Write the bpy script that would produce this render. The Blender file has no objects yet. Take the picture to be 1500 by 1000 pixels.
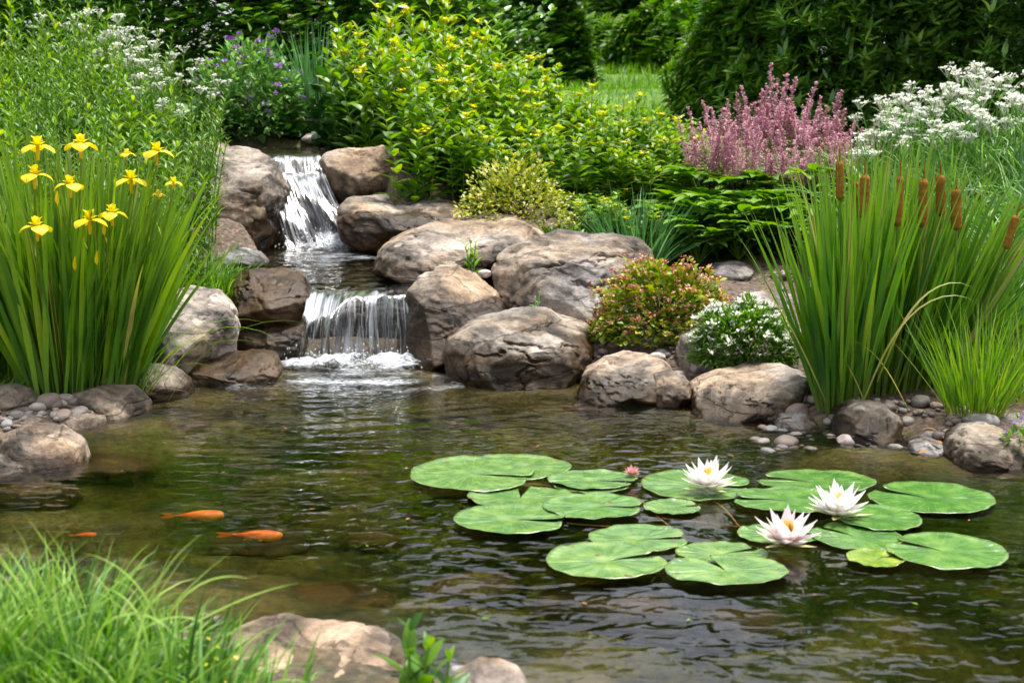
import bpy, math, random
import numpy as np
from mathutils import Vector
R = math.radians
rng = np.random.default_rng(7)
random.seed(7)
sc = bpy.context.scene
COL = sc.collection

# ------------------------------------------------------------------ camera
CAM_H, PITCH, FPX = 1.1, R(10.0), 2000.0        # eye 1.1 m above the pond, 48 mm lens on a 36 mm frame
cd = bpy.data.cameras.new('camera'); cam = bpy.data.objects.new('camera', cd); COL.objects.link(cam)
cam.location = (0, 0, CAM_H); cam.rotation_euler = (math.pi/2 - PITCH, 0, 0)
cd.sensor_width = 36; cd.lens = 36*FPX/1500; cd.clip_start = .05; cd.clip_end = 500
cd.dof.use_dof = True; cd.dof.focus_distance = 5.2; cd.dof.aperture_fstop = 5.0
sc.camera = cam

# ------------------------------------------------------------------ sky, sun, exposure
SUN = Vector((.22, .20, 1.0)).normalized()
w = bpy.data.worlds.new('World'); sc.world = w; w.use_nodes = True
nt = w.node_tree; nt.nodes.clear()
sky = nt.nodes.new('ShaderNodeTexSky'); sky.sky_type = 'NISHITA'; sky.sun_disc = False
sky.sun_elevation = math.asin(SUN.z); sky.sun_rotation = math.atan2(SUN.x, SUN.y)
sky.air_density = 1.0; sky.dust_density = 3.0; sky.ozone_density = 1.0
hs = nt.nodes.new('ShaderNodeHueSaturation'); hs.inputs['Saturation'].default_value = .35; hs.inputs['Value'].default_value = 1.0
bg = nt.nodes.new('ShaderNodeBackground'); bg.inputs['Strength'].default_value = .15
wo = nt.nodes.new('ShaderNodeOutputWorld')
nt.links.new(sky.outputs[0], hs.inputs['Color']); nt.links.new(hs.outputs[0], bg.inputs['Color']); nt.links.new(bg.outputs[0], wo.inputs[0])
ld = bpy.data.lights.new('sun', 'SUN'); ld.energy = 2.8; ld.angle = R(13); ld.color = (1, .965, .90)
lo = bpy.data.objects.new('sun', ld); COL.objects.link(lo); lo.rotation_euler = SUN.to_track_quat('Z', 'Y').to_euler()
vs = sc.view_settings; vs.view_transform = 'Standard'; vs.look = 'None'; vs.gamma = 1; vs.use_curve_mapping = False
vs.exposure = 1.15
cy = sc.cycles
cy.max_bounces = 8; cy.diffuse_bounces = 3; cy.glossy_bounces = 3; cy.transmission_bounces = 5; cy.transparent_max_bounces = 10
cy.caustics_reflective = False; cy.caustics_refractive = True; cy.sample_clamp_indirect = 4; cy.blur_glossy = .5
cy.use_denoising = True; cy.use_adaptive_sampling = True; cy.adaptive_threshold = .015

# ------------------------------------------------------------------ pixel rays (1500x1000 picture) to world points
def ray(px, py):
    c, s = math.cos(PITCH), math.sin(PITCH)
    a, b = (px-750)/FPX, -(py-500)/FPX
    return np.array((a, c + b*s, -s + b*c))
def at(px, py, Y):
    d = ray(px, py); return np.array((0, 0, CAM_H)) + d*(Y/d[1])
def onz(px, py, z=0.0):
    d = ray(px, py); return np.array((0, 0, CAM_H)) + d*((z-CAM_H)/d[2])

# ------------------------------------------------------------------ numpy noise
_perm = np.random.default_rng(3).permutation(256); _perm = np.concatenate([_perm, _perm, _perm])
_g = np.random.default_rng(4).normal(size=(256, 3)); _g /= np.linalg.norm(_g, axis=1)[:, None]
def noise(P):
    P = np.asarray(P, float); I = np.floor(P).astype(int); Fr = P - I; I &= 255
    u = Fr*Fr*Fr*(Fr*(Fr*6-15)+10); out = 0
    for dx in (0, 1):
        for dy in (0, 1):
            for dz in (0, 1):
                h = _perm[_perm[_perm[I[..., 0]+dx]+I[..., 1]+dy]+I[..., 2]+dz]
                d = Fr - np.array((dx, dy, dz))
                wgt = (u[..., 0] if dx else 1-u[..., 0])*(u[..., 1] if dy else 1-u[..., 1])*(u[..., 2] if dz else 1-u[..., 2])
                out = out + wgt*np.sum(_g[h]*d, -1)
    return out*1.6
def fbm(P, o=4, lac=2.1, gain=.5):
    s, a = 0, 1.0; P = np.asarray(P, float)
    for i in range(o):
        s = s + a*noise(P + i*17.3); P = P*lac; a *= gain
    return s
def smooth(x): x = np.clip(x, 0, 1); return x*x*(3-2*x)
def U(a, b, n): return rng.uniform(a, b, n)

# ------------------------------------------------------------------ mesh building
def mesh_from(name, V, F, mats, var=None, tt=None, fm=None, smooth_=True):
    me = bpy.data.meshes.new(name); V = np.asarray(V, np.float32); F = np.asarray(F, np.int32); k = F.shape[1]
    me.vertices.add(len(V)); me.vertices.foreach_set('co', V.ravel())
    me.loops.add(F.size); me.loops.foreach_set('vertex_index', F.ravel())
    me.polygons.add(len(F)); me.polygons.foreach_set('loop_start', np.arange(0, F.size, k, dtype=np.int32))
    if smooth_: me.polygons.foreach_set('use_smooth', np.ones(len(F), bool))
    for m in (mats if isinstance(mats, (list, tuple)) else [mats]): me.materials.append(m)
    if fm is not None: me.polygons.foreach_set('material_index', np.asarray(fm, np.int32))
    if var is not None: me.attributes.new('var', 'FLOAT', 'FACE').data.foreach_set('value', np.asarray(var, np.float32))
    if tt is not None: me.attributes.new('tt', 'FLOAT', 'POINT').data.foreach_set('value', np.asarray(tt, np.float32))
    me.update(calc_edges=True); return me
def link(name, me, parent=None, loc=None):
    o = bpy.data.objects.new(name, me); COL.objects.link(o)
    if parent is not None: o.parent = parent
    if loc is not None: o.location = loc
    return o
def empty(name, loc=(0, 0, 0)):
    o = bpy.data.objects.new(name, None); COL.objects.link(o); o.location = loc; o.empty_display_size = .1; return o
def tag(o, label=None, cat=None, group=None, kind=None):
    if label: o['label'] = label
    if cat: o['category'] = cat
    if group: o['group'] = group
    if kind: o['kind'] = kind
    return o
def copy_tree(o, loc, rz=0, s=1.0, label=None):
    c = o.copy(); COL.objects.link(c); c.location = loc; c.rotation_euler = (0, 0, rz); c.scale = (s, s, s) if np.isscalar(s) else s
    if label: c['label'] = label
    for ch in list(o.children):
        d = ch.copy(); COL.objects.link(d); d.parent = c
        for g in list(ch.children):
            e = g.copy(); COL.objects.link(e); e.parent = d
    return c
class Geo:
    def __init__(s): s.V, s.F, s.var, s.tt, s.m, s.n = [], [], [], [], [], 0
    def add(s, V, F, var, tt, mi=0):
        s.V.append(V); s.F.append(F+s.n); s.n += len(V); s.var.append(var); s.tt.append(tt); s.m.append(np.full(len(F), mi))
    def build(s, name, mats, parent=None, loc=None):
        if not s.V: return None
        me = mesh_from(name, np.concatenate(s.V), np.concatenate(s.F), mats, np.concatenate(s.var), np.concatenate(s.tt), np.concatenate(s.m))
        return link(name, me, parent, loc)
    # curved ribbons: blades of grass, leaves and petals are all this
    def ribbons(s, P, az, th0, bend, L, W, seg=6, prof='blade', fold=.18, roll=None, bpow=1.5, var=None, mi=0, sway=0.0):
        P = np.atleast_2d(P).astype(float); n = len(P)
        b = lambda x: np.broadcast_to(np.asarray(x, float), (n,)).copy()
        az, th0, bend, L, W = b(az), b(th0), b(bend), b(L), b(W)
        roll = b(0 if roll is None else roll); var = rng.random(n) if var is None else b(var)
        t = np.linspace(0, 1, seg+1)
        th = th0[:, None] + bend[:, None]*t[None]**bpow
        a2 = az[:, None] + sway*rng.normal(size=(n, 1))*t[None]
        d = np.stack([np.sin(th)*np.cos(a2), np.sin(th)*np.sin(a2), np.cos(th)], -1)
        p = np.zeros((n, seg+1, 3)); p[:, 1:] = np.cumsum((d[:, :-1]+d[:, 1:])/2*(L[:, None, None]/seg), 1); p += P[:, None]
        sd = np.stack([-np.sin(a2), np.cos(a2), np.zeros_like(a2)], -1); nr = np.cross(d, sd)
        cr, sr = np.cos(roll)[:, None, None], np.sin(roll)[:, None, None]
        sd, nr = sd*cr + nr*sr, nr*cr - sd*sr
        if prof == 'blade': w = (.55+.45*np.minimum(1, t*3))*(1-t**2.6)
        elif prof == 'leaf': w = np.sin(np.pi*np.clip(t, 0, 1)**.72)**.85
        elif prof == 'lance': w = np.sin(np.pi*t**.62)
        elif prof == 'round': w = np.sqrt(np.clip(1-(2*t-1)**2, 0, 1))
        elif prof == 'petal': w = np.sin(np.pi*(.08+.92*t)**1.25)**.8
        else: w = np.ones_like(t)
        w = np.maximum(w, .05)
        hw = (W[:, None]*w[None]/2)[..., None]
        V = np.stack([p - sd*hw + nr*hw*fold*2, p, p + sd*hw + nr*hw*fold*2], 2).reshape(-1, 3)
        base = (np.arange(n)*(seg+1)*3)[:, None, None] + (np.arange(seg)*3)[None, :, None] + np.arange(2)[None, None]
        F = np.stack([base, base+1, base+4, base+3], -1).reshape(-1, 4)
        s.add(V, F, np.repeat(var, seg*2), np.tile(np.repeat(t, 3), n), mi)
        return p, d
    def tubes(s, P, r, sides=5, var=.5, mi=0):
        P = np.asarray(P, float); 
        if P.ndim == 2: P = P[None]
        n, k, _ = P.shape; r = np.broadcast_to(r, (n, k)); d = np.gradient(P, axis=1); d /= np.linalg.norm(d, axis=-1, keepdims=True)+1e-9
        ref = np.where(np.abs(d[..., 2:3]) > .9, np.array((1., 0, 0)), np.array((0, 0, 1.)))
        a = np.cross(d, ref); a /= np.linalg.norm(a, axis=-1, keepdims=True)+1e-9; b = np.cross(d, a)
        an = np.arange(sides)*2*np.pi/sides
        V = P[:, :, None] + r[..., None, None]*(a[:, :, None]*np.cos(an)[None, None, :, None] + b[:, :, None]*np.sin(an)[None, None, :, None])
        V = V.reshape(-1, 3)
        i, j, q = np.meshgrid(np.arange(n), np.arange(k-1), np.arange(sides), indexing='ij'); q2 = (q+1) % sides
        f = lambda jj, qq: (i*k+jj)*sides+qq
        F = np.stack([f(j, q), f(j, q2), f(j+1, q2), f(j+1, q)], -1).reshape(-1, 4)
        s.add(V, F, np.full(len(F), var), np.tile(np.repeat(np.linspace(0, 1, k), sides), n), mi)
def path(P, az, th0, bend, L, seg=8, bpow=1.5):
    P = np.atleast_2d(P).astype(float); n = len(P); b = lambda x: np.broadcast_to(np.asarray(x, float), (n,))
    az, th0, bend, L = b(az), b(th0), b(bend), b(L); t = np.linspace(0, 1, seg+1)
    th = th0[:, None] + bend[:, None]*t[None]**bpow
    d = np.stack([np.sin(th)*np.cos(az)[:, None], np.sin(th)*np.sin(az)[:, None], np.cos(th)], -1)
    p = np.zeros((n, seg+1, 3)); p[:, 1:] = np.cumsum((d[:, :-1]+d[:, 1:])/2*(L[:, None, None]/seg), 1)
    return p + P[:, None]
def along(p, t):                                   # p (n,k,3), t (m,) -> (n,m,3)
    k = p.shape[1]-1; x = np.clip(t, 0, 1)*k; i = np.minimum(x.astype(int), k-1); f = (x-i)[None, :, None]
    return p[:, i]*(1-f) + p[:, i+1]*f

# ------------------------------------------------------------------ materials
def nodes(name):
    m = bpy.data.materials.new(name); m.use_nodes = True; t = m.node_tree; t.nodes.clear()
    out = t.nodes.new('ShaderNodeOutputMaterial')
    N = lambda ty, **k: _mk(t, ty, k)
    return m, t, out, N
def _mk(t, ty, k):
    n = t.nodes.new('ShaderNode'+ty)
    for a, v in k.items():
        if a in n.inputs: n.inputs[a].default_value = v
        else: setattr(n, a, v)
    return n
def ramp(t, pts, interp='LINEAR'):
    n = t.nodes.new('ShaderNodeValToRGB'); r = n.color_ramp; r.interpolation = interp
    while len(r.elements) < len(pts): r.elements.new(.5)
    for e, (p, c) in zip(r.elements, pts): e.position = p; e.color = (*c, 1) if len(c) == 3 else c
    return n
def leafmat(name, cols, trans=.35, rough=.45, tipc=None, spec=.4, basec=None):
    m, t, out, N = nodes(name); L = t.links.new
    at_ = N('Attribute', attribute_name='var')
    no = N('TexNoise', Scale=9.0, Detail=2.0); tc = N('TexCoord'); L(tc.outputs['Object'], no.inputs['Vector'])
    ad = N('MapRange'); L(no.outputs['Fac'], ad.inputs['Value']); ad.inputs['To Min'].default_value = -.22; ad.inputs['To Max'].default_value = .22
    su = N('Math', operation='ADD'); L(at_.outputs['Fac'], su.inputs[0]); L(ad.outputs[0], su.inputs[1])
    n = len(cols); rp = ramp(t, [(i/(n-1), c) for i, c in enumerate(cols)]); L(su.outputs[0], rp.inputs[0]); c = rp.outputs[0]
    if tipc or basec:
        a2 = N('Attribute', attribute_name='tt')
        for cc, lo_, hi_ in ((tipc, .55, 1.15), (basec, .22, 0.0)):
            if not cc: continue
            mr = N('MapRange'); L(a2.outputs['Fac'], mr.inputs['Value']); mr.inputs['From Min'].default_value = lo_; mr.inputs['From Max'].default_value = hi_
            mx = N('MixRGB'); L(mr.outputs[0], mx.inputs[0]); L(c, mx.inputs[1]); mx.inputs[2].default_value = (*cc, 1); c = mx.outputs[0]
    pb = N('BsdfPrincipled', Roughness=rough); pb.inputs['Specular IOR Level'].default_value = spec; L(c, pb.inputs['Base Color'])
    tr = N('BsdfTranslucent'); hs_ = N('HueSaturation', Saturation=1.15, Value=1.25); L(c, hs_.inputs['Color']); L(hs_.outputs[0], tr.inputs['Color'])
    mx = N('MixShader'); mx.inputs[0].default_value = trans; L(pb.outputs[0], mx.inputs[1]); L(tr.outputs[0], mx.inputs[2]); L(mx.outputs[0], out.inputs[0])
    return m
# ------------------------------------------------------------------ terrain
HP = np.array([(-3.2,4.0,.12),(-2.3,4.25,.05),(-1.85,4.7,.05),(-1.45,5.1,.06),(-1.25,5.5,.1),(-2.2,6,.36),(-1.55,6.1,.38),(-1.3,6.4,.42),(-1.45,7.1,.5),(-2.5,7.5,.7),(-1.8,7.8,.8),(-4,6,.5),(-4,7.5,.75),
 (-3,10,1.1),(-6,12,1.4),(-1.6,8.6,.86),(-1.3,9.4,.87),(-.5,8.6,.84),(-.6,7.8,.72),(0,7.6,.56),(-.3,7.0,.42),(-.3,6.5,.33),(.1,6.1,.2),(.3,6.3,.24),(.8,6.5,.22),(.9,5.5,.1),(.45,5.7,.12),(1.4,7,.3),(1.2,4.95,.06),
 (1.7,4.6,.045),(1.25,5.5,.13),(2.2,4.5,.06),(1.9,4.25,.04),(2.5,5,.15),(2.0,6,.22),(2.5,7,.36),(2,8.5,.55),(3,9,.65),(.8,8.5,.62),(1,10,.8),(1.2,12,.97),(1.5,16,1.22),(1.5,20,1.46),(4,12,1.0),(6,20,1.5),
 (-2,14,1.3),(-2,20,1.6),(0,9.5,.86),(0,32,2.0),(9,32,2.1),(-9,32,2.3),(20,14,1.2),(-20,14,1.6),(40,60,3),(-40,60,3),(0,70,3.5),(-1.2,2.25,.03),(-.45,2.1,.02),(-.7,2.35,.02),(-.3,2.4,.015),(0,1.7,.05),(0,0,.1),(-2.2,3.0,.12),(-3,1.5,.2),(3,.5,.12),
 (4.5,2.5,.15),(4,5,.25),(-5,3.5,.3),(-12,0,.5),(12,0,.5),(0,-30,.5),(30,-30,.6),(-30,-30,.6),(5,8,.6),(-1.0,7.9,.74)])
def hill(x, y):
    x = np.asarray(x, float); y = np.asarray(y, float); s = 0; ws = 0
    for a, b, c in HP:
        w_ = 1/((x-a)**2+(y-b)**2+.03)**1.9; s = s+w_*c; ws = ws+w_
    return s/ws
def sdist(x, y, poly):                              # positive inside
    P = np.asarray(poly, float); Q = np.roll(P, -1, 0); d = np.full(np.shape(x), 1e9); ins = np.zeros(np.shape(x), bool)
    for (ax, ay), (bx, by) in zip(P, Q):
        ex, ey = bx-ax, by-ay; tq = np.clip(((x-ax)*ex+(y-ay)*ey)/(ex*ex+ey*ey+1e-12), 0, 1)
        d = np.minimum(d, np.hypot(x-ax-tq*ex, y-ay-tq*ey))
        c = ((ay > y) != (by > y)) & (x < (bx-ax)*(y-ay)/(by-ay+1e-12)+ax); ins ^= c
    return np.where(ins, d, -d)
px_poly = lambda L, z: [tuple(onz(a, b, z)[:2]) for a, b in L]
POND = px_poly([(-500,660),(-100,650),(0,642),(60,634),(120,622),(165,606),(205,586),(265,560),(320,540),(380,530),(440,520),(596,520),(640,530),(720,545),(850,556),(1000,580),(1130,612),(1215,628),(1330,640),(1400,660),(1500,662),(1700,670),(2300,760),(2300,1180),
                (1500,1200),(1000,1090),(780,1015),(700,990),(600,985),(500,945),(330,925),(250,905),(160,880),(60,850),(-60,830),(-600,820)], 0)
MIDZ = lambda y: .272 + (np.asarray(y)-5.95)*.045
STREAM = [tuple(onz(a, b, .3)[:2]) for a, b in [(440,436),(425,405),(385,385),(340,372),(335,352),(400,344),(535,344),(562,365),(555,392),(600,405),(602,436)]]
STREAM[0] = (STREAM[0][0], 5.98); STREAM[-1] = (STREAM[-1][0], 5.98)
UPPER = [(-2.1,8.15),(-1.5,7.85),(-1.42,7.7),(-1.02,7.7),(-.95,7.95),(-.45,8.4),(-.55,9.0),(-1.2,9.25),(-2.2,9.2),(-2.6,8.7)]
UPZ = .80
def worley(x, y, sc_):
    x, y = x/sc_, y/sc_; i, j = np.floor(x), np.floor(y); best = np.full(np.shape(x), 9.); bid = np.zeros(np.shape(x))
    for di in (-1, 0, 1):
        for dj in (-1, 0, 1):
            a, b = i+di, j+dj; h = np.sin(a*127.1+b*311.7)*43758.5453; h -= np.floor(h); g = np.sin(a*269.5+b*183.3)*43758.5453; g -= np.floor(g)
            dd = np.hypot(a+h-x, (b+g-y)*1.2); m = dd < best; best = np.where(m, dd, best); bid = np.where(m, h, bid)
    return best, bid
def ground(x, y, detail=True):
    x = np.asarray(x, float); y = np.asarray(y, float); z = hill(x, y); P = np.stack([x, y, 0*x], -1)
    if detail: z = z + .02*fbm(P*2.2, 3)
    dp = sdist(x, y, POND); ds = sdist(x, y, STREAM); du = sdist(x, y, UPPER)
    z = np.where((dp < 0), np.maximum(np.minimum(z, .012+.22*np.maximum(-dp, 0)+.25*np.maximum(-dp-.12, 0)), .006), z)
    k = smooth((ds+.06)/.10); z = z*(1-k)+(MIDZ(y)-.15)*k
    k = smooth((du+.06)/.12); z = z*(1-k)+(UPZ-.07)*k
    bed = -.07 - .30*smooth(dp/.75) - .06*smooth((dp-.8)/1.5)
    if detail:
        w1, i1 = worley(x+.3*noise(P*1.5), y, .34); w2, i2 = worley(x, y, .13)
        bed = bed + (.14*i1+.05)*np.clip(1-w1*w1*1.6, 0, 1)**.7*smooth(dp/.25) + .03*np.clip(1-w2*w2*1.8, 0, 1)**.7
    bed = np.minimum(bed, -.02)
    k = smooth((dp+.05)/.10); z = z*(1-k)+bed*k
    return z
def hit(px, py):                                    # where a pixel ray meets the ground
    d = ray(px, py); Ys = np.concatenate([np.linspace(1.6, 8, 260), np.linspace(8.05, 30, 200)]); P = np.array((0, 0, CAM_H))+d[None]*(Ys/d[1])[:, None]
    g = ground(P[:, 0], P[:, 1], False); b = np.nonzero(P[:, 2] < np.maximum(g, -.01))[0]; i = b[0] if len(b) else len(Ys)-1
    return P[i]
def gz(x, y): return float(ground(np.array([x]), np.array([y]), False)[0])
def gzs(x, y): return ground(np.asarray(x), np.asarray(y), False)

def mat_ground():
    m, t, out, N = nodes('soil_and_bed'); L = t.links.new
    geo = N('NewGeometry'); sp = N('SeparateXYZ'); L(geo.outputs['Position'], sp.inputs[0])
    n1 = N('TexNoise', Scale=3.0, Detail=8.0); n2 = N('TexNoise', Scale=45.0, Detail=6.0); v = N('TexVoronoi', Scale=28.0)
    for q in (n1, n2, v): L(geo.outputs['Position'], q.inputs['Vector'])
    soil = ramp(t, [(.3, (.035, .022, .014)), (.5, (.085, .055, .035)), (.62, (.15, .10, .07)), (.75, (.24, .17, .12))]); L(n2.outputs['Fac'], soil.inputs[0])
    bed = ramp(t, [(.32, (.008, .010, .003)), (.46, (.04, .037, .009)), (.57, (.125, .092, .026)), (.72, (.10, .10, .02))]); L(n1.outputs['Fac'], bed.inputs[0])
    bd = N('MixRGB', blend_type='MULTIPLY'); bd.inputs[0].default_value = .8; L(bed.outputs[0], bd.inputs[1])
    r2 = ramp(t, [(.25, (.35, .33, .28)), (.65, (1.2, 1.15, 1.0))]); L(n2.outputs['Fac'], r2.inputs[0]); L(r2.outputs[0], bd.inputs[2])
    mr = N('MapRange'); L(sp.outputs['Z'], mr.inputs['Value']); mr.inputs['From Min'].default_value = .0; mr.inputs['From Max'].default_value = .03
    mx = N('MixRGB'); L(mr.outputs[0], mx.inputs[0]); L(bd.outputs[0], mx.inputs[1]); L(soil.outputs[0], mx.inputs[2])
    # lawn green far up the slope
    g = ramp(t, [(.3, (.06, .13, .016)), (.7, (.14, .26, .035))]); L(n1.outputs['Fac'], g.inputs[0])
    m2 = N('MapRange'); L(sp.outputs['Y'], m2.inputs['Value']); m2.inputs['From Min'].default_value = 9.0; m2.inputs['From Max'].default_value = 10.0
    mx2 = N('MixRGB'); L(m2.outputs[0], mx2.inputs[0]); L(mx.outputs[0], mx2.inputs[1]); L(g.outputs[0], mx2.inputs[2])
    pb = N('BsdfPrincipled', Roughness=.85); L(mx2.outputs[0], pb.inputs['Base Color'])
    bu = N('Bump', Strength=.6, Distance=.02); L(n2.outputs['Fac'], bu.inputs['Height']); L(bu.outputs[0], pb.inputs['Normal'])
    L(pb.outputs[0], out.inputs[0]); return m
def warp(n, a, b, k, c=0.0):
    u = np.linspace(-1, 1, n); return c + a*u + b*np.abs(u)**k*np.sign(u)
xs = warp(361, 3.6, 70, 9); ys = warp(341, 3.9, 70, 9, 5.2)
X, Y = np.meshgrid(xs, ys); Z = ground(X.ravel(), Y.ravel())
nx, ny = len(xs), len(ys)
def gridF(nx, ny):
    i, j = np.meshgrid(np.arange(nx-1), np.arange(ny-1)); a = (j*nx+i).ravel(); return np.stack([a, a+1, a+nx+1, a+nx], -1)
gme = mesh_from('ground', np.stack([X.ravel(), Y.ravel(), Z], -1), gridF(nx, ny), mat_ground())
tag(link('ground', gme), kind='structure')

# ------------------------------------------------------------------ water
def mat_water(name, absorb, dens, scale, dist_, rough=.0):
    m, t, out, N = nodes(name); L = t.links.new
    geo = N('NewGeometry'); mp = N('Mapping'); mp.inputs['Scale'].default_value = (1.0, 1.5, 1); L(geo.outputs['Position'], mp.inputs[0])
    n1 = N('TexNoise', Scale=scale, Detail=1.6, Distortion=.5); n1.inputs['Roughness'].default_value = .35; n2 = N('TexNoise', Scale=1.1, Detail=1.0)
    L(mp.outputs[0], n1.inputs['Vector']); L(geo.outputs['Position'], n2.inputs['Vector'])
    cm = N('MapRange'); L(n2.outputs['Fac'], cm.inputs['Value']); cm.inputs['From Min'].default_value = .35; cm.inputs['From Max'].default_value = .62; cm.inputs['To Min'].default_value = .35; cm.inputs['To Max'].default_value = 1.0
    mu = N('Math', operation='MULTIPLY'); L(n1.outputs['Fac'], mu.inputs[0]); L(cm.outputs[0], mu.inputs[1])
    bu = N('Bump', Strength=1.0, Distance=dist_); L(mu.outputs[0], bu.inputs['Height'])
    pb = N('BsdfPrincipled', Roughness=rough, IOR=1.333); pb.inputs['Transmission Weight'].default_value = 1; pb.inputs['Base Color'].default_value = (1, 1, 1, 1)
    L(bu.outputs[0], pb.inputs['Normal']); L(pb.outputs[0], out.inputs[0])
    va = N('VolumeAbsorption', Density=dens); va.inputs['Color'].default_value = (*absorb, 1); L(va.outputs[0], out.inputs['Volume'])
    return m
WATER = mat_water('pond_water', (.60, .66, .30), 4.3, 15.0, .0062, .0)
STREAMW = mat_water('stream_water', (.50, .50, .20), 9.0, 13.0, .012)
xs = np.linspace(-4.6, 4.6, 420); ys = np.linspace(.9, 6.2, 300); X, Y = np.meshgrid(xs, ys); X, Y = X.ravel(), Y.ravel()
foot = np.array((-.68, 5.7))
r_ = np.hypot(X-foot[0], Y-foot[1]); wob = noise(np.stack([X*1.3, Y*1.3, 0*X], -1))
Z = .0016*np.sin(2*np.pi*(r_+.12*wob)/.105)*np.exp(-r_/1.5)*smooth(r_/.25) + .0010*fbm(np.stack([X*4, Y*8, 0*X+3], -1), 2) + .006*noise(np.stack([X*16, Y*16, 0*X], -1))*np.exp(-r_/.28)
wz = lambda: 0
tag(link('pond_water', mesh_from('pond_water', np.stack([X, Y, Z], -1), gridF(420, 300), WATER)), kind='structure')
xs = np.linspace(-1.75, -.34, 150); ys = np.linspace(5.985, 7.5, 150); X, Y = np.meshgrid(xs, ys); X, Y = X.ravel(), Y.ravel()
r_ = np.hypot(X+1.0, Y-7.2)
Z = MIDZ(Y) + .004*fbm(np.stack([X*9, Y*7, 0*X+9], -1), 3) + .004*np.sin(2*np.pi*r_/.13)*np.exp(-r_/.5) + .012*noise(np.stack([X*14, Y*10, 0*X], -1))*smooth(1-(Y-5.98)/.35)
Z -= .02*smooth(1-(Y-5.98)/.2)
tag(link('stream_water', mesh_from('stream_water', np.stack([X, Y, Z], -1), gridF(150, 150), STREAMW)), kind='structure')
xs = np.linspace(-2.7, -.3, 80); ys = np.linspace(7.72, 9.4, 60); X, Y = np.meshgrid(xs, ys); X, Y = X.ravel(), Y.ravel()
Z = UPZ + .003*fbm(np.stack([X*6, Y*6, 0*X+9], -1), 3)
tag(link('upper_pool_water', mesh_from('upper_pool_water', np.stack([X, Y, Z], -1), gridF(80, 60), STREAMW)), kind='structure')

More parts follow.
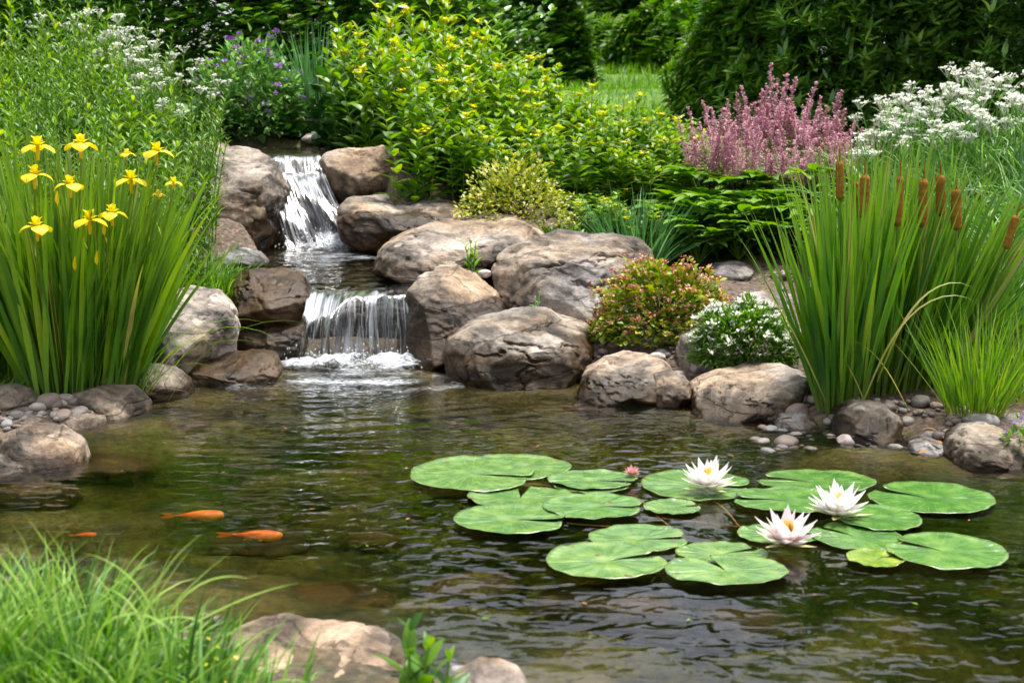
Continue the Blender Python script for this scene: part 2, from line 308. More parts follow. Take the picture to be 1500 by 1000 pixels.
# ------------------------------------------------------------------ rocks
def mat_rock(name='weathered_rock'):
    m, t, out, N = nodes(name); L = t.links.new
    tc = N('TexCoord'); sd = N('Attribute', attribute_name='seed', attribute_type='OBJECT'); ti = N('Attribute', attribute_name='tint', attribute_type='OBJECT')
    we = N('Attribute', attribute_name='wet', attribute_type='OBJECT'); wa = N('Attribute', attribute_name='wetall', attribute_type='OBJECT'); al = N('Attribute', attribute_name='algae', attribute_type='OBJECT')
    va = N('VectorMath', operation='ADD'); L(tc.outputs['Object'], va.inputs[0]); L(sd.outputs['Vector'], va.inputs[1])
    n0 = N('TexNoise', Scale=4.0, Detail=10.0, Roughness=.68, Distortion=.35); L(va.outputs[0], n0.inputs['Vector'])
    mp = N('Mapping'); mp.inputs['Rotation'].default_value = (.2, .45, 0); mp.inputs['Scale'].default_value = (1, 1.2, 3.6); L(va.outputs[0], mp.inputs[0])
    n1 = N('TexNoise', Scale=5.0, Detail=10.0, Roughness=.70, Distortion=.45); L(mp.outputs[0], n1.inputs['Vector'])
    n2 = N('TexNoise', Scale=60.0, Detail=8.0, Roughness=.8); L(va.outputs[0], n2.inputs['Vector'])
    n3 = N('TexNoise', Scale=2.3, Detail=3.0); L(va.outputs[0], n3.inputs['Vector'])
    ra = ramp(t, [(.30, (.032, .026, .020)), (.41, (.09, .072, .054)), (.50, (.205, .163, .121)), (.60, (.33, .272, .208)), (.72, (.46, .40, .325))]); L(n0.outputs['Fac'], ra.inputs[0])
    rb = ramp(t, [(.36, (.30, .28, .26)), (.47, (.88, .86, .84)), (.60, (1.15, 1.12, 1.08)), (.72, (.75, .62, .5))]); L(n1.outputs['Fac'], rb.inputs[0])
    c1 = N('MixRGB', blend_type='MULTIPLY'); c1.inputs[0].default_value = .85; L(ra.outputs[0], c1.inputs[1]); L(rb.outputs[0], c1.inputs[2])
    # grey patches against tan
    gr = N('HueSaturation', Saturation=.35, Value=1.0); L(c1.outputs[0], gr.inputs['Color'])
    gm = ramp(t, [(.42, (0, 0, 0)), (.56, (1, 1, 1))]); L(n3.outputs['Fac'], gm.inputs[0])
    c2 = N('MixRGB'); L(gm.outputs[0], c2.inputs[0]); L(c1.outputs[0], c2.inputs[1]); L(gr.outputs[0], c2.inputs[2])
    # grain
    rg = ramp(t, [(.32, (.42, .40, .38)), (.5, (1, 1, 1)), (.68, (1.45, 1.42, 1.38))]); L(n2.outputs['Fac'], rg.inputs[0])
    c3 = N('MixRGB', blend_type='MULTIPLY'); c3.inputs[0].default_value = .8; L(c2.outputs[0], c3.inputs[1]); L(rg.outputs[0], c3.inputs[2])
    # lichen spots
    vo = N('TexVoronoi', Scale=9.0); wv = N('VectorMath', operation='ADD'); wn = N('TexNoise', Scale=14.0, Detail=4.0); L(va.outputs[0], wn.inputs['Vector'])
    ws = N('VectorMath', operation='SCALE'); ws.inputs['Scale'].default_value = .06; L(wn.outputs['Color'], ws.inputs[0]); L(va.outputs[0], wv.inputs[0]); L(ws.outputs[0], wv.inputs[1]); L(wv.outputs[0], vo.inputs['Vector'])
    lm = ramp(t, [(.14, (1, 1, 1)), (.22, (0, 0, 0))]); L(vo.outputs['Distance'], lm.inputs[0])
    lf = N('Math', operation='MULTIPLY'); L(lm.outputs[0], lf.inputs[0]); L(gm.outputs[0], lf.inputs[1])
    l2 = N('Math', operation='MULTIPLY'); l2.inputs[1].default_value = .6; L(lf.outputs[0], l2.inputs[0])
    c4 = N('MixRGB'); L(l2.outputs[0], c4.inputs[0]); L(c3.outputs[0], c4.inputs[1]); c4.inputs[2].default_value = (.47, .45, .41, 1)
    # cracks
    vc = N('TexVoronoi', Scale=1.6, feature='DISTANCE_TO_EDGE'); L(mp.outputs[0], wn.inputs['Vector']) if False else None
    w2 = N('VectorMath', operation='ADD'); s2 = N('VectorMath', operation='SCALE'); s2.inputs['Scale'].default_value = .22; L(n0.outputs['Color'], s2.inputs[0]); L(mp.outputs[0], w2.inputs[0]); L(s2.outputs[0], w2.inputs[1]); L(w2.outputs[0], vc.inputs['Vector'])
    cr = ramp(t, [(.0, (0, 0, 0)), (.012, (1, 1, 1))]); L(vc.outputs['Distance'], cr.inputs[0])
    crf = N('MapRange'); L(cr.outputs[0], crf.inputs['Value']); crf.inputs['To Min'].default_value = .6
    c5 = N('MixRGB', blend_type='MULTIPLY'); c5.inputs[0].default_value = 1; L(c4.outputs[0], c5.inputs[1]); L(crf.outputs[0], c5.inputs[2])
    c6 = N('MixRGB', blend_type='MULTIPLY'); c6.inputs[0].default_value = 1; L(c5.outputs[0], c6.inputs[1]); L(ti.outputs['Color'], c6.inputs[2])
    # wet rock along the water line, with brown green algae
    geo = N('NewGeometry'); sp = N('SeparateXYZ'); L(geo.outputs['Position'], sp.inputs[0])
    d1 = N('Math', operation='SUBTRACT'); L(sp.outputs['Z'], d1.inputs[0]); L(we.outputs['Fac'], d1.inputs[1])
    d2 = N('MapRange'); L(n0.outputs['Fac'], d2.inputs['Value']); d2.inputs['From Min'].default_value = .3; d2.inputs['From Max'].default_value = .7; d2.inputs['To Min'].default_value = -.06; d2.inputs['To Max'].default_value = .06
    d3 = N('Math', operation='ADD'); L(d1.outputs[0], d3.inputs[0]); L(d2.outputs[0], d3.inputs[1])
    d4 = N('MapRange'); L(d3.outputs[0], d4.inputs['Value']); d4.inputs['From Min'].default_value = .022; d4.inputs['From Max'].default_value = -.022
    d5 = N('Math', operation='MAXIMUM'); L(d4.outputs[0], d5.inputs[0]); L(wa.outputs['Fac'], d5.inputs[1])
    wc = N('MixRGB', blend_type='MULTIPLY'); wc.inputs[0].default_value = 1; L(c6.outputs[0], wc.inputs[1]); wc.inputs[2].default_value = (.21, .158, .105, 1)
    na = N('TexNoise', Scale=13.0, Detail=8.0, Roughness=.7); L(va.outputs[0], na.inputs['Vector']); am = ramp(t, [(.46, (0, 0, 0)), (.66, (.75, .75, .75))]); L(na.outputs['Fac'], am.inputs[0])
    af = N('Math', operation='MULTIPLY'); L(am.outputs[0], af.inputs[0]); L(al.outputs['Fac'], af.inputs[1])
    wc2 = N('MixRGB'); L(af.outputs[0], wc2.inputs[0]); L(wc.outputs[0], wc2.inputs[1]); wc2.inputs[2].default_value = (.085, .048, .011, 1)
    c7 = N('MixRGB'); L(d5.outputs[0], c7.inputs[0]); L(c6.outputs[0], c7.inputs[1]); L(wc2.outputs[0], c7.inputs[2])
    ro = N('MapRange'); L(d5.outputs[0], ro.inputs['Value']); ro.inputs['To Min'].default_value = .82; ro.inputs['To Max'].default_value = .28; si = N('MapRange'); L(d5.outputs[0], si.inputs['Value']); si.inputs['To Min'].default_value = .4; si.inputs['To Max'].default_value = .28
    pb = N('BsdfPrincipled'); L(c7.outputs[0], pb.inputs['Base Color']); L(ro.outputs[0], pb.inputs['Roughness']); L(si.outputs[0], pb.inputs['Specular IOR Level'])
    h1 = N('Math', operation='MULTIPLY_ADD'); L(n0.outputs['Fac'], h1.inputs[0]); h1.inputs[1].default_value = 1.2
    h2 = N('Math', operation='MULTIPLY_ADD'); L(n2.outputs['Fac'], h2.inputs[0]); h2.inputs[1].default_value = .42; L(n1.outputs['Fac'], h2.inputs[2]); L(h2.outputs[0], h1.inputs[2])
    h3 = N('Math', operation='MULTIPLY_ADD'); L(cr.outputs[0], h3.inputs[0]); h3.inputs[1].default_value = .35; L(h1.outputs[0], h3.inputs[2])
    bu = N('Bump', Strength=.9, Distance=.011); L(h3.outputs[0], bu.inputs['Height']); L(bu.outputs[0], pb.inputs['Normal'])
    L(pb.outputs[0], out.inputs[0]); return m
ROCK = mat_rock()
_cs = {}
def cubesphere(n):
    if n in _cs: return _cs[n]
    g = np.tan(np.linspace(-1, 1, n+1)*math.pi/4); A, B = np.meshgrid(g, g); o = np.ones_like(A); V = []; F = []; k = 0
    for ax in range(3):
        for sg in (1, -1):
            q = [None]*3; q[ax] = o*sg; q[(ax+1) % 3] = A*sg; q[(ax+2) % 3] = B
            V.append(np.stack(q, -1).reshape(-1, 3)); F.append(gridF(n+1, n+1)+k); k += (n+1)**2
    V = np.concatenate(V); F = np.concatenate(F); V /= np.linalg.norm(V, axis=1)[:, None]
    key = np.round(V*1e5).astype(np.int64); _, first, inv = np.unique(key, axis=0, return_index=True, return_inverse=True)
    _cs[n] = (V[first], inv.ravel()[F]); return _cs[n]
def rock_shape(V, seed, blocky=2.8, cuts=9, cutmin=.66, extra=()):
    p = V/(np.sum(np.abs(V)**blocky, 1)**(1/blocky))[:, None]
    r = np.random.default_rng(seed)
    pl = [(np.array(n_, float)/np.linalg.norm(n_), d_) for n_, d_ in extra]
    for i in range(cuts):
        n_ = r.normal(size=3); n_[1] = -abs(n_[1])-(.9 if i % 4 else .3); n_ /= np.linalg.norm(n_); pl.append((n_, r.uniform(cutmin, .95)*(1+.12*(np.abs(n_).max() < .75))))
    for n_, d_ in pl:
        e = p@n_-d_; p = p - np.where(e > 0, e*.92, 0)[:, None]*n_
    return p
def rock_disp(p, size, seed, amp=1.0):
    o = seed*3.7; q = p/size*2
    n = p-p.mean(0); n /= np.linalg.norm(n, axis=1)[:, None]+1e-9
    a = .04*fbm(q*.9+o, 2)+.016*fbm(q*2.6+o, 3)
    rdg = 1-np.abs(fbm(q*1.0*np.array((1, 1.2, 1.9))+o+9, 4)); b = -.05*np.clip(rdg-.88, 0, 1)/.12*smooth(noise(q*.8+o+4)*2+.4)
    c = .008*fbm(q*6+o, 3)
    st = np.floor((q@np.array((.35, .2, 1.0))+.5*noise(q*1.2+o))*3.2); fr = (q@np.array((.35, .2, 1.0))+.5*noise(q*1.2+o))*3.2-st
    e = .016*(smooth(fr*3)-fr)
    return p + n*((a+b+c+e)*size*amp)[:, None]
WORDS = 0
def setrock(o, seed, tint=(1, 1, 1), wet=-9.0, wetall=0.0, algae=0.0):
    o['seed'] = (seed*1.37 % 11, seed*2.11 % 13, seed*.73 % 7); o['tint'] = tuple(float(c) for c in tint); o['wet'] = float(wet); o['wetall'] = float(wetall); o['algae'] = float(algae)
def rock(outline, Y, depth, label, seed, tilt=.35, tint=(1, 1, 1), wet=-9, wetall=0., algae=0., blocky=2.7, cuts=13, extra=(), amp=1., name='boulder', cat='boulder', sink=0.0, group=None):
    O = np.array(outline, float)
    if Y is None: Y = hit((O[:, 0].max()+O[:, 0].min())/2, O[:, 1].max()-3)[1]+depth*.35
    y1, y0 = O[:, 1].max(), O[:, 1].min(); h = max(y1-y0, 1)
    hm = h/FPX*Y
    W3 = np.array([at(a, b, Y + tilt*hm*((y1-b)/h-.5)) for a, b in O])
    if sink: W3[:, 2] -= np.where((O[:, 1]-y0)/h > .6, sink, 0)
    C = (W3.max(0)+W3.min(0))/2
    th = np.arctan2(W3[:, 2]-C[2], W3[:, 0]-C[0]); rr = np.hypot(W3[:, 2]-C[2], W3[:, 0]-C[0]); o_ = np.argsort(th); th, rr = th[o_], rr[o_]
    dense = np.linspace(-np.pi, np.pi, 181)[:-1]
    # interpolate polygon edges in cartesian form, then smooth a little
    xs_, zs_ = rr*np.cos(th), rr*np.sin(th); P2 = np.stack([xs_, zs_], -1); Q2 = np.roll(P2, -1, 0); cx = []
    for A_, B_ in zip(P2, Q2):
        for f in np.linspace(0, 1, 24, endpoint=False): cx.append(A_*(1-f)+B_*f)
    cx = np.array(cx); t2 = np.arctan2(cx[:, 1], cx[:, 0]); r2 = np.hypot(cx[:, 0], cx[:, 1])
    rd = np.array([r2[np.argmin(np.abs((t2-a+np.pi) % (2*np.pi)-np.pi))] for a in dense])
    k = np.array([1, 2, 3, 2, 1.])/9; rd = np.convolve(np.concatenate([rd[-2:], rd, rd[:2]]), k, 'valid')
    npx = O[:, 0].max()-O[:, 0].min(); n = int(np.clip(npx/3.4, 10, 72)); V, F = cubesphere(n)
    p = rock_shape(V, seed, blocky, cuts, extra=extra)
    a = np.arctan2(p[:, 2], p[:, 0]); rho = np.hypot(p[:, 0], p[:, 2]); rse = 1/((np.abs(np.cos(a))**blocky+np.abs(np.sin(a))**blocky)**(1/blocky)); rho = rho/rse
    Rr = np.interp(a, np.append(dense, np.pi), np.append(rd, rd[0]))
    x = Rr*np.cos(a)*rho; z = Rr*np.sin(a)*rho; y = p[:, 1]*depth/2 + tilt*z
    size = math.sqrt((W3[:, 0].max()-W3[:, 0].min())*max(hm, .02))
    q = rock_disp(np.stack([x, y, z], -1), size, seed, amp)
    o = link(name, mesh_from(name, q, F, ROCK), None, tuple(C))
    tag(o, label, cat, group); setrock(o, seed, tint, wet, wetall, algae); return o
GREY = (.92, .95, 1.0); TAN = (1.12, 1.0, .88); WARM = (1.12, .97, .82); PALE = (1.35, 1.3, 1.22); DK = (.6, .56, .5)
rock([(258,262),(285,226),(320,216),(372,220),(400,243),(416,282),(412,322),(395,342),(350,352),(300,350),(262,335),(250,290)], 7.35, .85, 'big rugged tan boulder on the left of the upper cascade', 11, wet=0.52, algae=.3, tint=TAN, extra=[((0,-.5,.86),.72),((.9,-.3,-.2),.85)], sink=.08)
rock([(470,236),(482,222),(520,217),(560,213),(582,222),(592,250),(584,275),(545,288),(500,292),(478,275)], 7.7, .6, 'round reddish brown boulder on the right of the upper cascade', 12, wet=0.6, algae=.3, tint=WARM, sink=.04)
rock([(498,302),(512,290),(560,287),(620,289),(674,300),(684,315),(655,330),(605,345),(565,358),(530,355),(502,340),(494,318)], 7.2, .75, 'low flat slab with a wet dark face beside the splash of the upper cascade', 13, tilt=.8, wet=0.55, algae=.4, tint=TAN, extra=[((0,-.35,.93),.6)], sink=.04)
rock([(548,374),(560,358),(600,340),(650,325),(700,318),(750,318),(785,330),(804,350),(792,372),(740,390),(690,400),(620,408),(570,402),(550,392)], 6.55, .8, 'long pale tan boulder sloping down to the middle pool', 14, tilt=.7, wet=0.37, algae=.8, tint=(1.27, 1.15, 1.03), extra=[((.15,-.45,.88),.62)], sink=.05)
rock([(722,402),(735,372),(770,355),(820,342),(880,344),(940,355),(960,375),(957,412),(930,442),(870,464),(800,458),(745,442),(725,425)], 6.15, .8, 'largest grey boulder with pale lichen spots behind the red sedum', 15, tint=(1.12, 1.09, 1.08), extra=[((-.1,-.5,.86),.70),((-.35,-.9,-.05),.78),((.75,-.65,.1),.80)], sink=.05)
rock([(590,472),(598,430),(615,405),(650,393),(695,398),(725,425),(743,460),(735,492),(700,515),(640,532),(605,530),(591,505)], 5.85, .62, 'round brown boulder right against the lower waterfall', 16, wet=0.27, algae=.55, tint=WARM, extra=[((.5,-.4,.77),.75),((-.5,-.8,.1),.82)], sink=.06)
rock([(648,522),(655,495),(685,478),(730,464),(790,456),(850,469),(886,485),(892,512),(870,548),(835,572),(790,578),(710,570),(665,556)], 5.45, .75, 'broad boulder at the pond edge with a pale top and dark brown underside', 17, wet=0.165, algae=.7, tint=(1.06, 0.99, 0.89), extra=[((.05,-.5,.86),.66),((.6,-.75,.1),.78),((-.5,-.8,-.3),.80)], sink=.08)
rock([(845,572),(860,548),(885,530),(920,518),(965,528),(988,545),(992,567),(975,585),(900,590),(855,586)], 5.1, .5, 'low tan rock at the water under the red sedum', 18, tilt=.7, wet=0.075, algae=.7, tint=(1.21, 1.10, 0.98), extra=[((0,-.4,.9),.66)], sink=.05)
rock([(948,568),(958,550),(982,545),(1003,552),(1013,568),(1005,586),(978,592),(953,588)], 4.97, .3, 'small roundish rock at the water between two low tan boulders', 19, wet=0.05, algae=.3, tint=(1.13, 1.06, 0.99), sink=.04)
rock([(990,520),(998,492),(1020,480),(1046,484),(1058,510),(1050,548),(1025,558),(1000,550),(990,540)], 5.35, .4, 'upright pinkish grey rock against the white candytuft', 20, tint=(1.19, 1.09, 1.03), cuts=4)
rock([(1010,592),(1020,568),(1045,555),(1100,543),(1152,539),(1182,552),(1188,580),(1172,604),(1100,618),(1040,616),(1012,606)], 4.85, .6, 'wide flat-topped tan rock at the water left of the cattails', 21, tilt=.6, wet=0.075, algae=.5, tint=(1.23, 1.14, 1.05), extra=[((0,-.4,.9),.62),((-.4,-.8,.2),.8)], sink=.05)
rock([(1132,620),(1145,607),(1170,603),(1194,610),(1200,624),(1180,634),(1145,633)], 4.62, .3, 'small dark wet rock in front of the cattail stems', 22, wet=.03, tint=GREY, sink=.02)
rock([(1216,630),(1230,605),(1255,592),(1290,594),(1318,610),(1325,632),(1310,650),(1240,652)], 4.48, .42, 'dome-shaped grey brown rock at the water under the cattails', 23, wet=0.06, algae=.4, tint=(0.99, 0.93, 0.85), cuts=4, sink=.04)
rock([(1328,628),(1332,608),(1355,598),(1385,600),(1408,615),(1406,632),(1380,645),(1340,644)], 4.6, .34, 'blue grey rock among pebbles at the foot of the cattails', 24, tint=(.86,.9,.96))
rock([(1390,668),(1400,645),(1425,630),(1460,627),(1488,640),(1500,662),(1492,686),(1440,694),(1398,688)], 4.15, .42, 'squat tan rock at the right end of the shore', 25, wet=0.05, algae=.3, tint=(1.08, 1.01, 0.91), extra=[((0,-.5,.86),.7)], sink=.03)
rock([(1326,664),(1335,650),(1355,643),(1380,648),(1392,660),(1378,672),(1340,672)], 4.28, .25, 'small flat wet rock half in the water beside orange pebbles', 26, wet=.012, tint=GREY, sink=.02)
rock([(1392,612),(1400,600),(1418,597),(1434,606),(1432,620),(1405,624)], None, .2, 'small grey stone under the bright reed tuft', 27, tint=(.95,.95,.9))
rock([(1464,632),(1470,616),(1490,610),(1520,616),(1530,634),(1500,642)], None, .3, 'grey stone above the squat tan rock by the purple flowers', 28, tint=GREY)
rock([(1040,402),(1050,388),(1085,384),(1110,394),(1100,410),(1060,416)], None, .4, 'flat grey stone on the mulch below the broad-leaved plant', 29, tint=(1.01, 0.96, 0.96), tilt=.8)
rock([(1070,446),(1085,432),(1130,428),(1165,432),(1170,450),(1120,462)], None, .45, 'pink flat stone behind the white candytuft', 30, tint=(1.33, 1.17, 1.13), tilt=.8)
# left side
rock([(322,422),(333,402),(370,395),(410,398),(440,408),(458,440),(454,472),(405,480),(350,472),(326,448)], 6.0, .55, 'wet brown ledge rock on the left of the lower waterfall', 31, wet=0.4, algae=.7, tint=(1.11, 0.96, 0.80), extra=[((.1,-.5,.86),.66)], sink=.04)
rock([(326,386),(332,370),(350,364),(378,372),(392,388),(375,396),(340,396)], 6.55, .4, 'low speckled grey rock beside the middle pool', 32, wet=.33, tint=GREY)
rock([(205,452),(230,431),(270,422),(312,430),(336,455),(345,490),(336,518),(300,534),(250,540),(212,522),(200,490)], 5.5, .6, 'smooth beige boulder between the iris clump and the lower waterfall', 33, tint=(1.25, 1.14, 1.06), cuts=5, extra=[((.2,-.5,.85),.74)], sink=.05)
rock([(268,552),(285,534),(320,522),(370,517),(400,522),(412,545),(400,562),(340,570),(285,568)], 5.4, .42, 'wet orange-brown slab at the left of the waterfall pool', 34, tilt=.6, wet=.5, wetall=.85, algae=1., tint=(1.42, 1.20, 0.91), extra=[((-.1,-.45,.88),.6)], sink=.05)
rock([(340,490),(350,474),(400,470),(445,476),(452,500),(440,530),(400,535),(350,525)], 5.85, .4, 'black wet rock under the left ledge of the lower waterfall', 35, wet=1, wetall=1., algae=.3, tint=(.8,.75,.65))
rock([(178,562),(190,542),(215,534),(250,540),(275,560),(280,578),(262,590),(200,592),(182,582)], 5.1, .32, 'mottled brown rock at the water below the beige boulder', 36, wet=0.07, algae=.6, tint=(1.03, 0.96, 0.86), sink=.04)
rock([(97,592),(108,575),(150,566),(190,570),(215,592),(222,612),(200,622),(140,620),(102,610)], 4.78, .32, 'flat-sided grey rock at the foot of the yellow irises', 37, wet=.02, algae=.4, tint=(1.25,1.22,1.18), amp=.7, extra=[((-.3,-.8,.4),.72),((.2,-.5,.85),.7)], sink=.04)
rock([(68,630),(78,612),(110,605),(150,612),(175,632),(180,648),(150,654),(90,650)], 4.6, .24, 'low tan rock with a dark right end on the left shore', 38, wet=.03, algae=.4, tint=(1.02,1.0,.97), cuts=4, blocky=2.3, amp=.7, sink=.04)
rock([(-10,660),(5,636),(40,623),(85,626),(120,650),(130,672),(110,688),(50,692),(0,690)], 4.14, .30, 'rounded tan boulder nearest the water on the left shore', 39, wet=.035, algae=.4, tint=(1.30,1.16,1.02), cuts=2, blocky=2.2, amp=.6, extra=[((0,-.5,.86),.80)], sink=.04)
rock([(-60,690),(-40,672),(0,670),(35,682),(47,697),(30,708),(-30,712)], 4.0, .35, 'pale wet grey rock cut by the left edge of the picture', 40, wet=.02, tint=PALE, sink=.03)
rock([(-40,590),(-20,570),(10,566),(40,576),(48,592),(30,604),(-20,606)], None, .3, 'dark grey rock half hidden by the leftmost iris blades', 41, tint=(.75,.74,.74))
rock([(5,614),(18,600),(50,597),(75,608),(78,622),(50,630),(15,628)], None, .3, 'small flat beige rock behind the rounded tan boulder', 42, tint=(1.19, 1.09, 1.02))
rock([(-50,640),(-40,622),(0,616),(22,628),(20,642),(-20,650)], None, .3, 'pinkish rock behind the rounded tan boulder at the left edge', 43, tint=(1.23, 1.07, 1.02))
# front
rock([(272,1000),(300,962),(340,940),(400,932),(470,944),(545,956),(584,978),(598,1005),(600,1060),(560,1110),(400,1120),(310,1080)], 2.5, .55, 'large pale rock at the bottom edge beside the foreground grass', 44, tilt=.9, tint=(1.36, 1.21, 1.10), extra=[((.05,-.35,.94),.62)], cuts=5)
rock([(650,1035),(665,1006),(695,990),(735,992),(765,1006),(785,1040),(720,1070)], 2.32, .3, 'tip of a reddish rock at the bottom edge beside the seedling', 45, tint=(1.21, 1.07, 0.96))
# behind the falling water and round the upper pool
rock([(430,445),(470,446),(540,443),(606,446),(612,500),(608,540),(500,545),(430,540)], 6.03, .26, 'dark wet ledge behind the curtain of the lower waterfall', 46, tilt=0.1, blocky=5, cuts=3, wet=1, wetall=1., algae=.25, tint=(.75,.68,.58))
rock([(380,262),(420,248),(478,244),(500,290),(512,345),(440,362),(400,350),(392,300)], 8.02, .4, 'dark wet ledge under the upper cascade', 47, tilt=.5, wet=1, wetall=1., algae=.3, tint=(.8,.7,.58))
rock([(440,205),(450,196),(475,194),(492,202),(485,212),(450,213)], 9.25, .3, 'flat pinkish stone on the far edge of the upper pool', 48, tint=(1.08, 0.97, 0.93))
rock([(560,214),(575,204),(600,200),(625,208),(620,222),(580,224)], None, .3, 'grey stone under the leaves right of the upper pool', 49, tint=GREY)
rock([(262,224),(275,210),(300,206),(330,212),(340,222),(300,230)], None, .4, 'flat stone on the left rim of the upper pool', 50, tint=TAN)
# stones on the pond bed that show through the water
sub = [(480,925,-.12,.34,.2,'large olive rock lying under the water behind the pale foreground rock'),(690,905,-.14,.26,.18,'round submerged rock right of the pale foreground rock'),
 (380,845,-.16,.28,.16,'submerged rock just below the goldfish'),(560,860,-.2,.24,.2,'submerged rock left of the lily pads'),(250,640,-.07,.3,.2,'submerged tan rock off the left shore rocks'),
 (330,610,-.1,.34,.22,'submerged brown rock in front of the orange slab'),(150,705,-.08,.36,.2,'submerged flat rock off the rounded left boulder'),(880,615,-.07,.34,.2,'submerged rock below the low tan rock on the right shore'),
 (1060,650,-.09,.34,.2,'submerged rock in front of the flat-topped tan rock'),(1300,690,-.06,.26,.16,'submerged rock in front of the dome-shaped rock'),(1440,715,-.06,.3,.18,'submerged rock below the squat right shore rock'),
 (900,930,-.12,.4,.26,'submerged rock below the front lily pads'),(1080,955,-.12,.3,.2,'submerged rock near the bottom edge right of centre'),(40,745,-.07,.3,.2,'submerged rock above the foreground grass')]
for i, (px, py, z, wd, hh, lab) in enumerate(sub):
    c = onz(px, py, z); V, F = cubesphere(20); p = rock_shape(V, 60+i, 2.4, 6)*np.array((wd/2, wd*.4, hh/2)); p = rock_disp(p, wd*.8, 60+i, .7)
    o = link('submerged_rock', mesh_from('submerged_rock', p, F, ROCK), None, (c[0], c[1], z-hh*.35)); o.rotation_euler = (0, 0, rng.uniform(-.6, .6))
    tag(o, lab, 'submerged rock'); setrock(o, 60+i, (1.5, 1.25, .75), 9, .6, .9)

# ------------------------------------------------------------------ pebbles
def mat_pebble():
    m, t, out, N = nodes('pebble_stone'); L = t.links.new; ti = N('Attribute', attribute_name='tint', attribute_type='OBJECT')
    tc = N('TexCoord'); n = N('TexNoise', Scale=60.0, Detail=5.0); L(tc.outputs['Object'], n.inputs['Vector']); r = ramp(t, [(.3, (.55, .5, .47)), (.6, (1.1, 1.08, 1.05))]); L(n.outputs['Fac'], r.inputs[0])
    mx = N('MixRGB', blend_type='MULTIPLY'); mx.inputs[0].default_value = 1; L(ti.outputs['Color'], mx.inputs[1]); L(r.outputs[0], mx.inputs[2])
    pb = N('BsdfPrincipled', Roughness=.6); L(mx.outputs[0], pb.inputs['Base Color']); bu = N('Bump', Strength=.3, Distance=.004); L(n.outputs['Fac'], bu.inputs['Height']); L(bu.outputs[0], pb.inputs['Normal']); L(pb.outputs[0], out.inputs[0]); return m
PEB = mat_pebble(); pm = []
for i in range(7):
    V, F = cubesphere(9); p = rock_shape(V, 200+i, 2.3, 5, .8)*np.array((1, .8, .55)); p = p*(1+.08*noise(p*1.5+i)[:, None]); pm.append(mesh_from('pebble', p, F, PEB))
areas = [((1105,1460),(588,664),4.6,130,'small pebble in the gravel at the foot of the cattails','gravel pebbles under the cattails','pebble'),
 ((1120,1340),(612,652),4.5,26,'small pebble at the waterline under the cattails','waterline pebbles under the cattails','pebble'),
 ((55,130),(585,622),4.75,46,'small pink pebble between iris stems and shore rocks','pebbles under the yellow irises','pebble'),
 ((-20,60),(604,652),4.5,26,'small pink pebble at the left edge behind the tan boulder','pebbles at the left edge','pebble'),
 ((845,1000),(508,548),5.4,28,'small pebble in the bed under the red sedum','pebbles under the red sedum','pebble'),
 ((985,1040),(548,575),5.0,12,'small pebble between the rocks below the candytuft','pebbles below the candytuft','pebble'),
 ((338,372),(470,500),5.9,6,'reddish pebble in the gap by the beige boulder','pebbles beside the beige boulder','pebble'),
 ((590,740),(500,530),5.7,0,'','',''),((1040,1200),(388,440),6.3,34,'little stone or bark chip on the mulch path','stones on the mulch path','stone'),
 ((255,330),(905,960),2.62,9,'pale pebble between the foreground grass and the pale rock','pebbles beside the foreground grass','pebble'),
 ((560,680),(965,1000),2.45,5,'pebble beside the foreground seedling','pebbles beside the seedling','pebble')]
for (x0, x1), (y0, y1), Y0, n, lab, grp, ct in areas:
    for i in range(n):
        px, py = rng.uniform(x0, x1), rng.uniform(y0, y1); c = hit(px, py); zz = max(gz(c[0], c[1]), -.015)
        o = bpy.data.objects.new('pebble', pm[i % 7]); COL.objects.link(o); s = .009+.024*rng.random()**2.2+(.016 if i % 8 == 0 and n > 40 else 0)
        if ct == 'stone': s *= .8
        o.location = (c[0], c[1], zz+s*.22); o.scale = (s, s, s); o.rotation_euler = (rng.uniform(-.2, .2), rng.uniform(-.2, .2), rng.uniform(0, 6))
        tag(o, lab, ct, grp); b = rng.uniform(.10, .36); tn = [(1.0, .84, .76), (1.0, .90, .80), (.95, .92, .90), (1.0, .76, .64)][int(rng.integers(4))]; o['tint'] = tuple(float(b*q) for q in tn)
o = bpy.data.objects.new('pebble', pm[1]); COL.objects.link(o); c = at(710, 401, 6.15); o.location = tuple(c); o.scale = (.03, .026, .034); tag(o, 'single white pebble between the long pale boulder and the largest grey boulder', 'pebble'); o['tint'] = (.66, .6, .56)
o = bpy.data.objects.new('pebble', pm[3]); COL.objects.link(o); c = at(963, 522, 5.35); o.location = tuple(c); o.scale = (.032, .03, .032); tag(o, 'oval pale pebble beneath the right side of the red sedum', 'pebble'); o['tint'] = (.5, .43, .39)

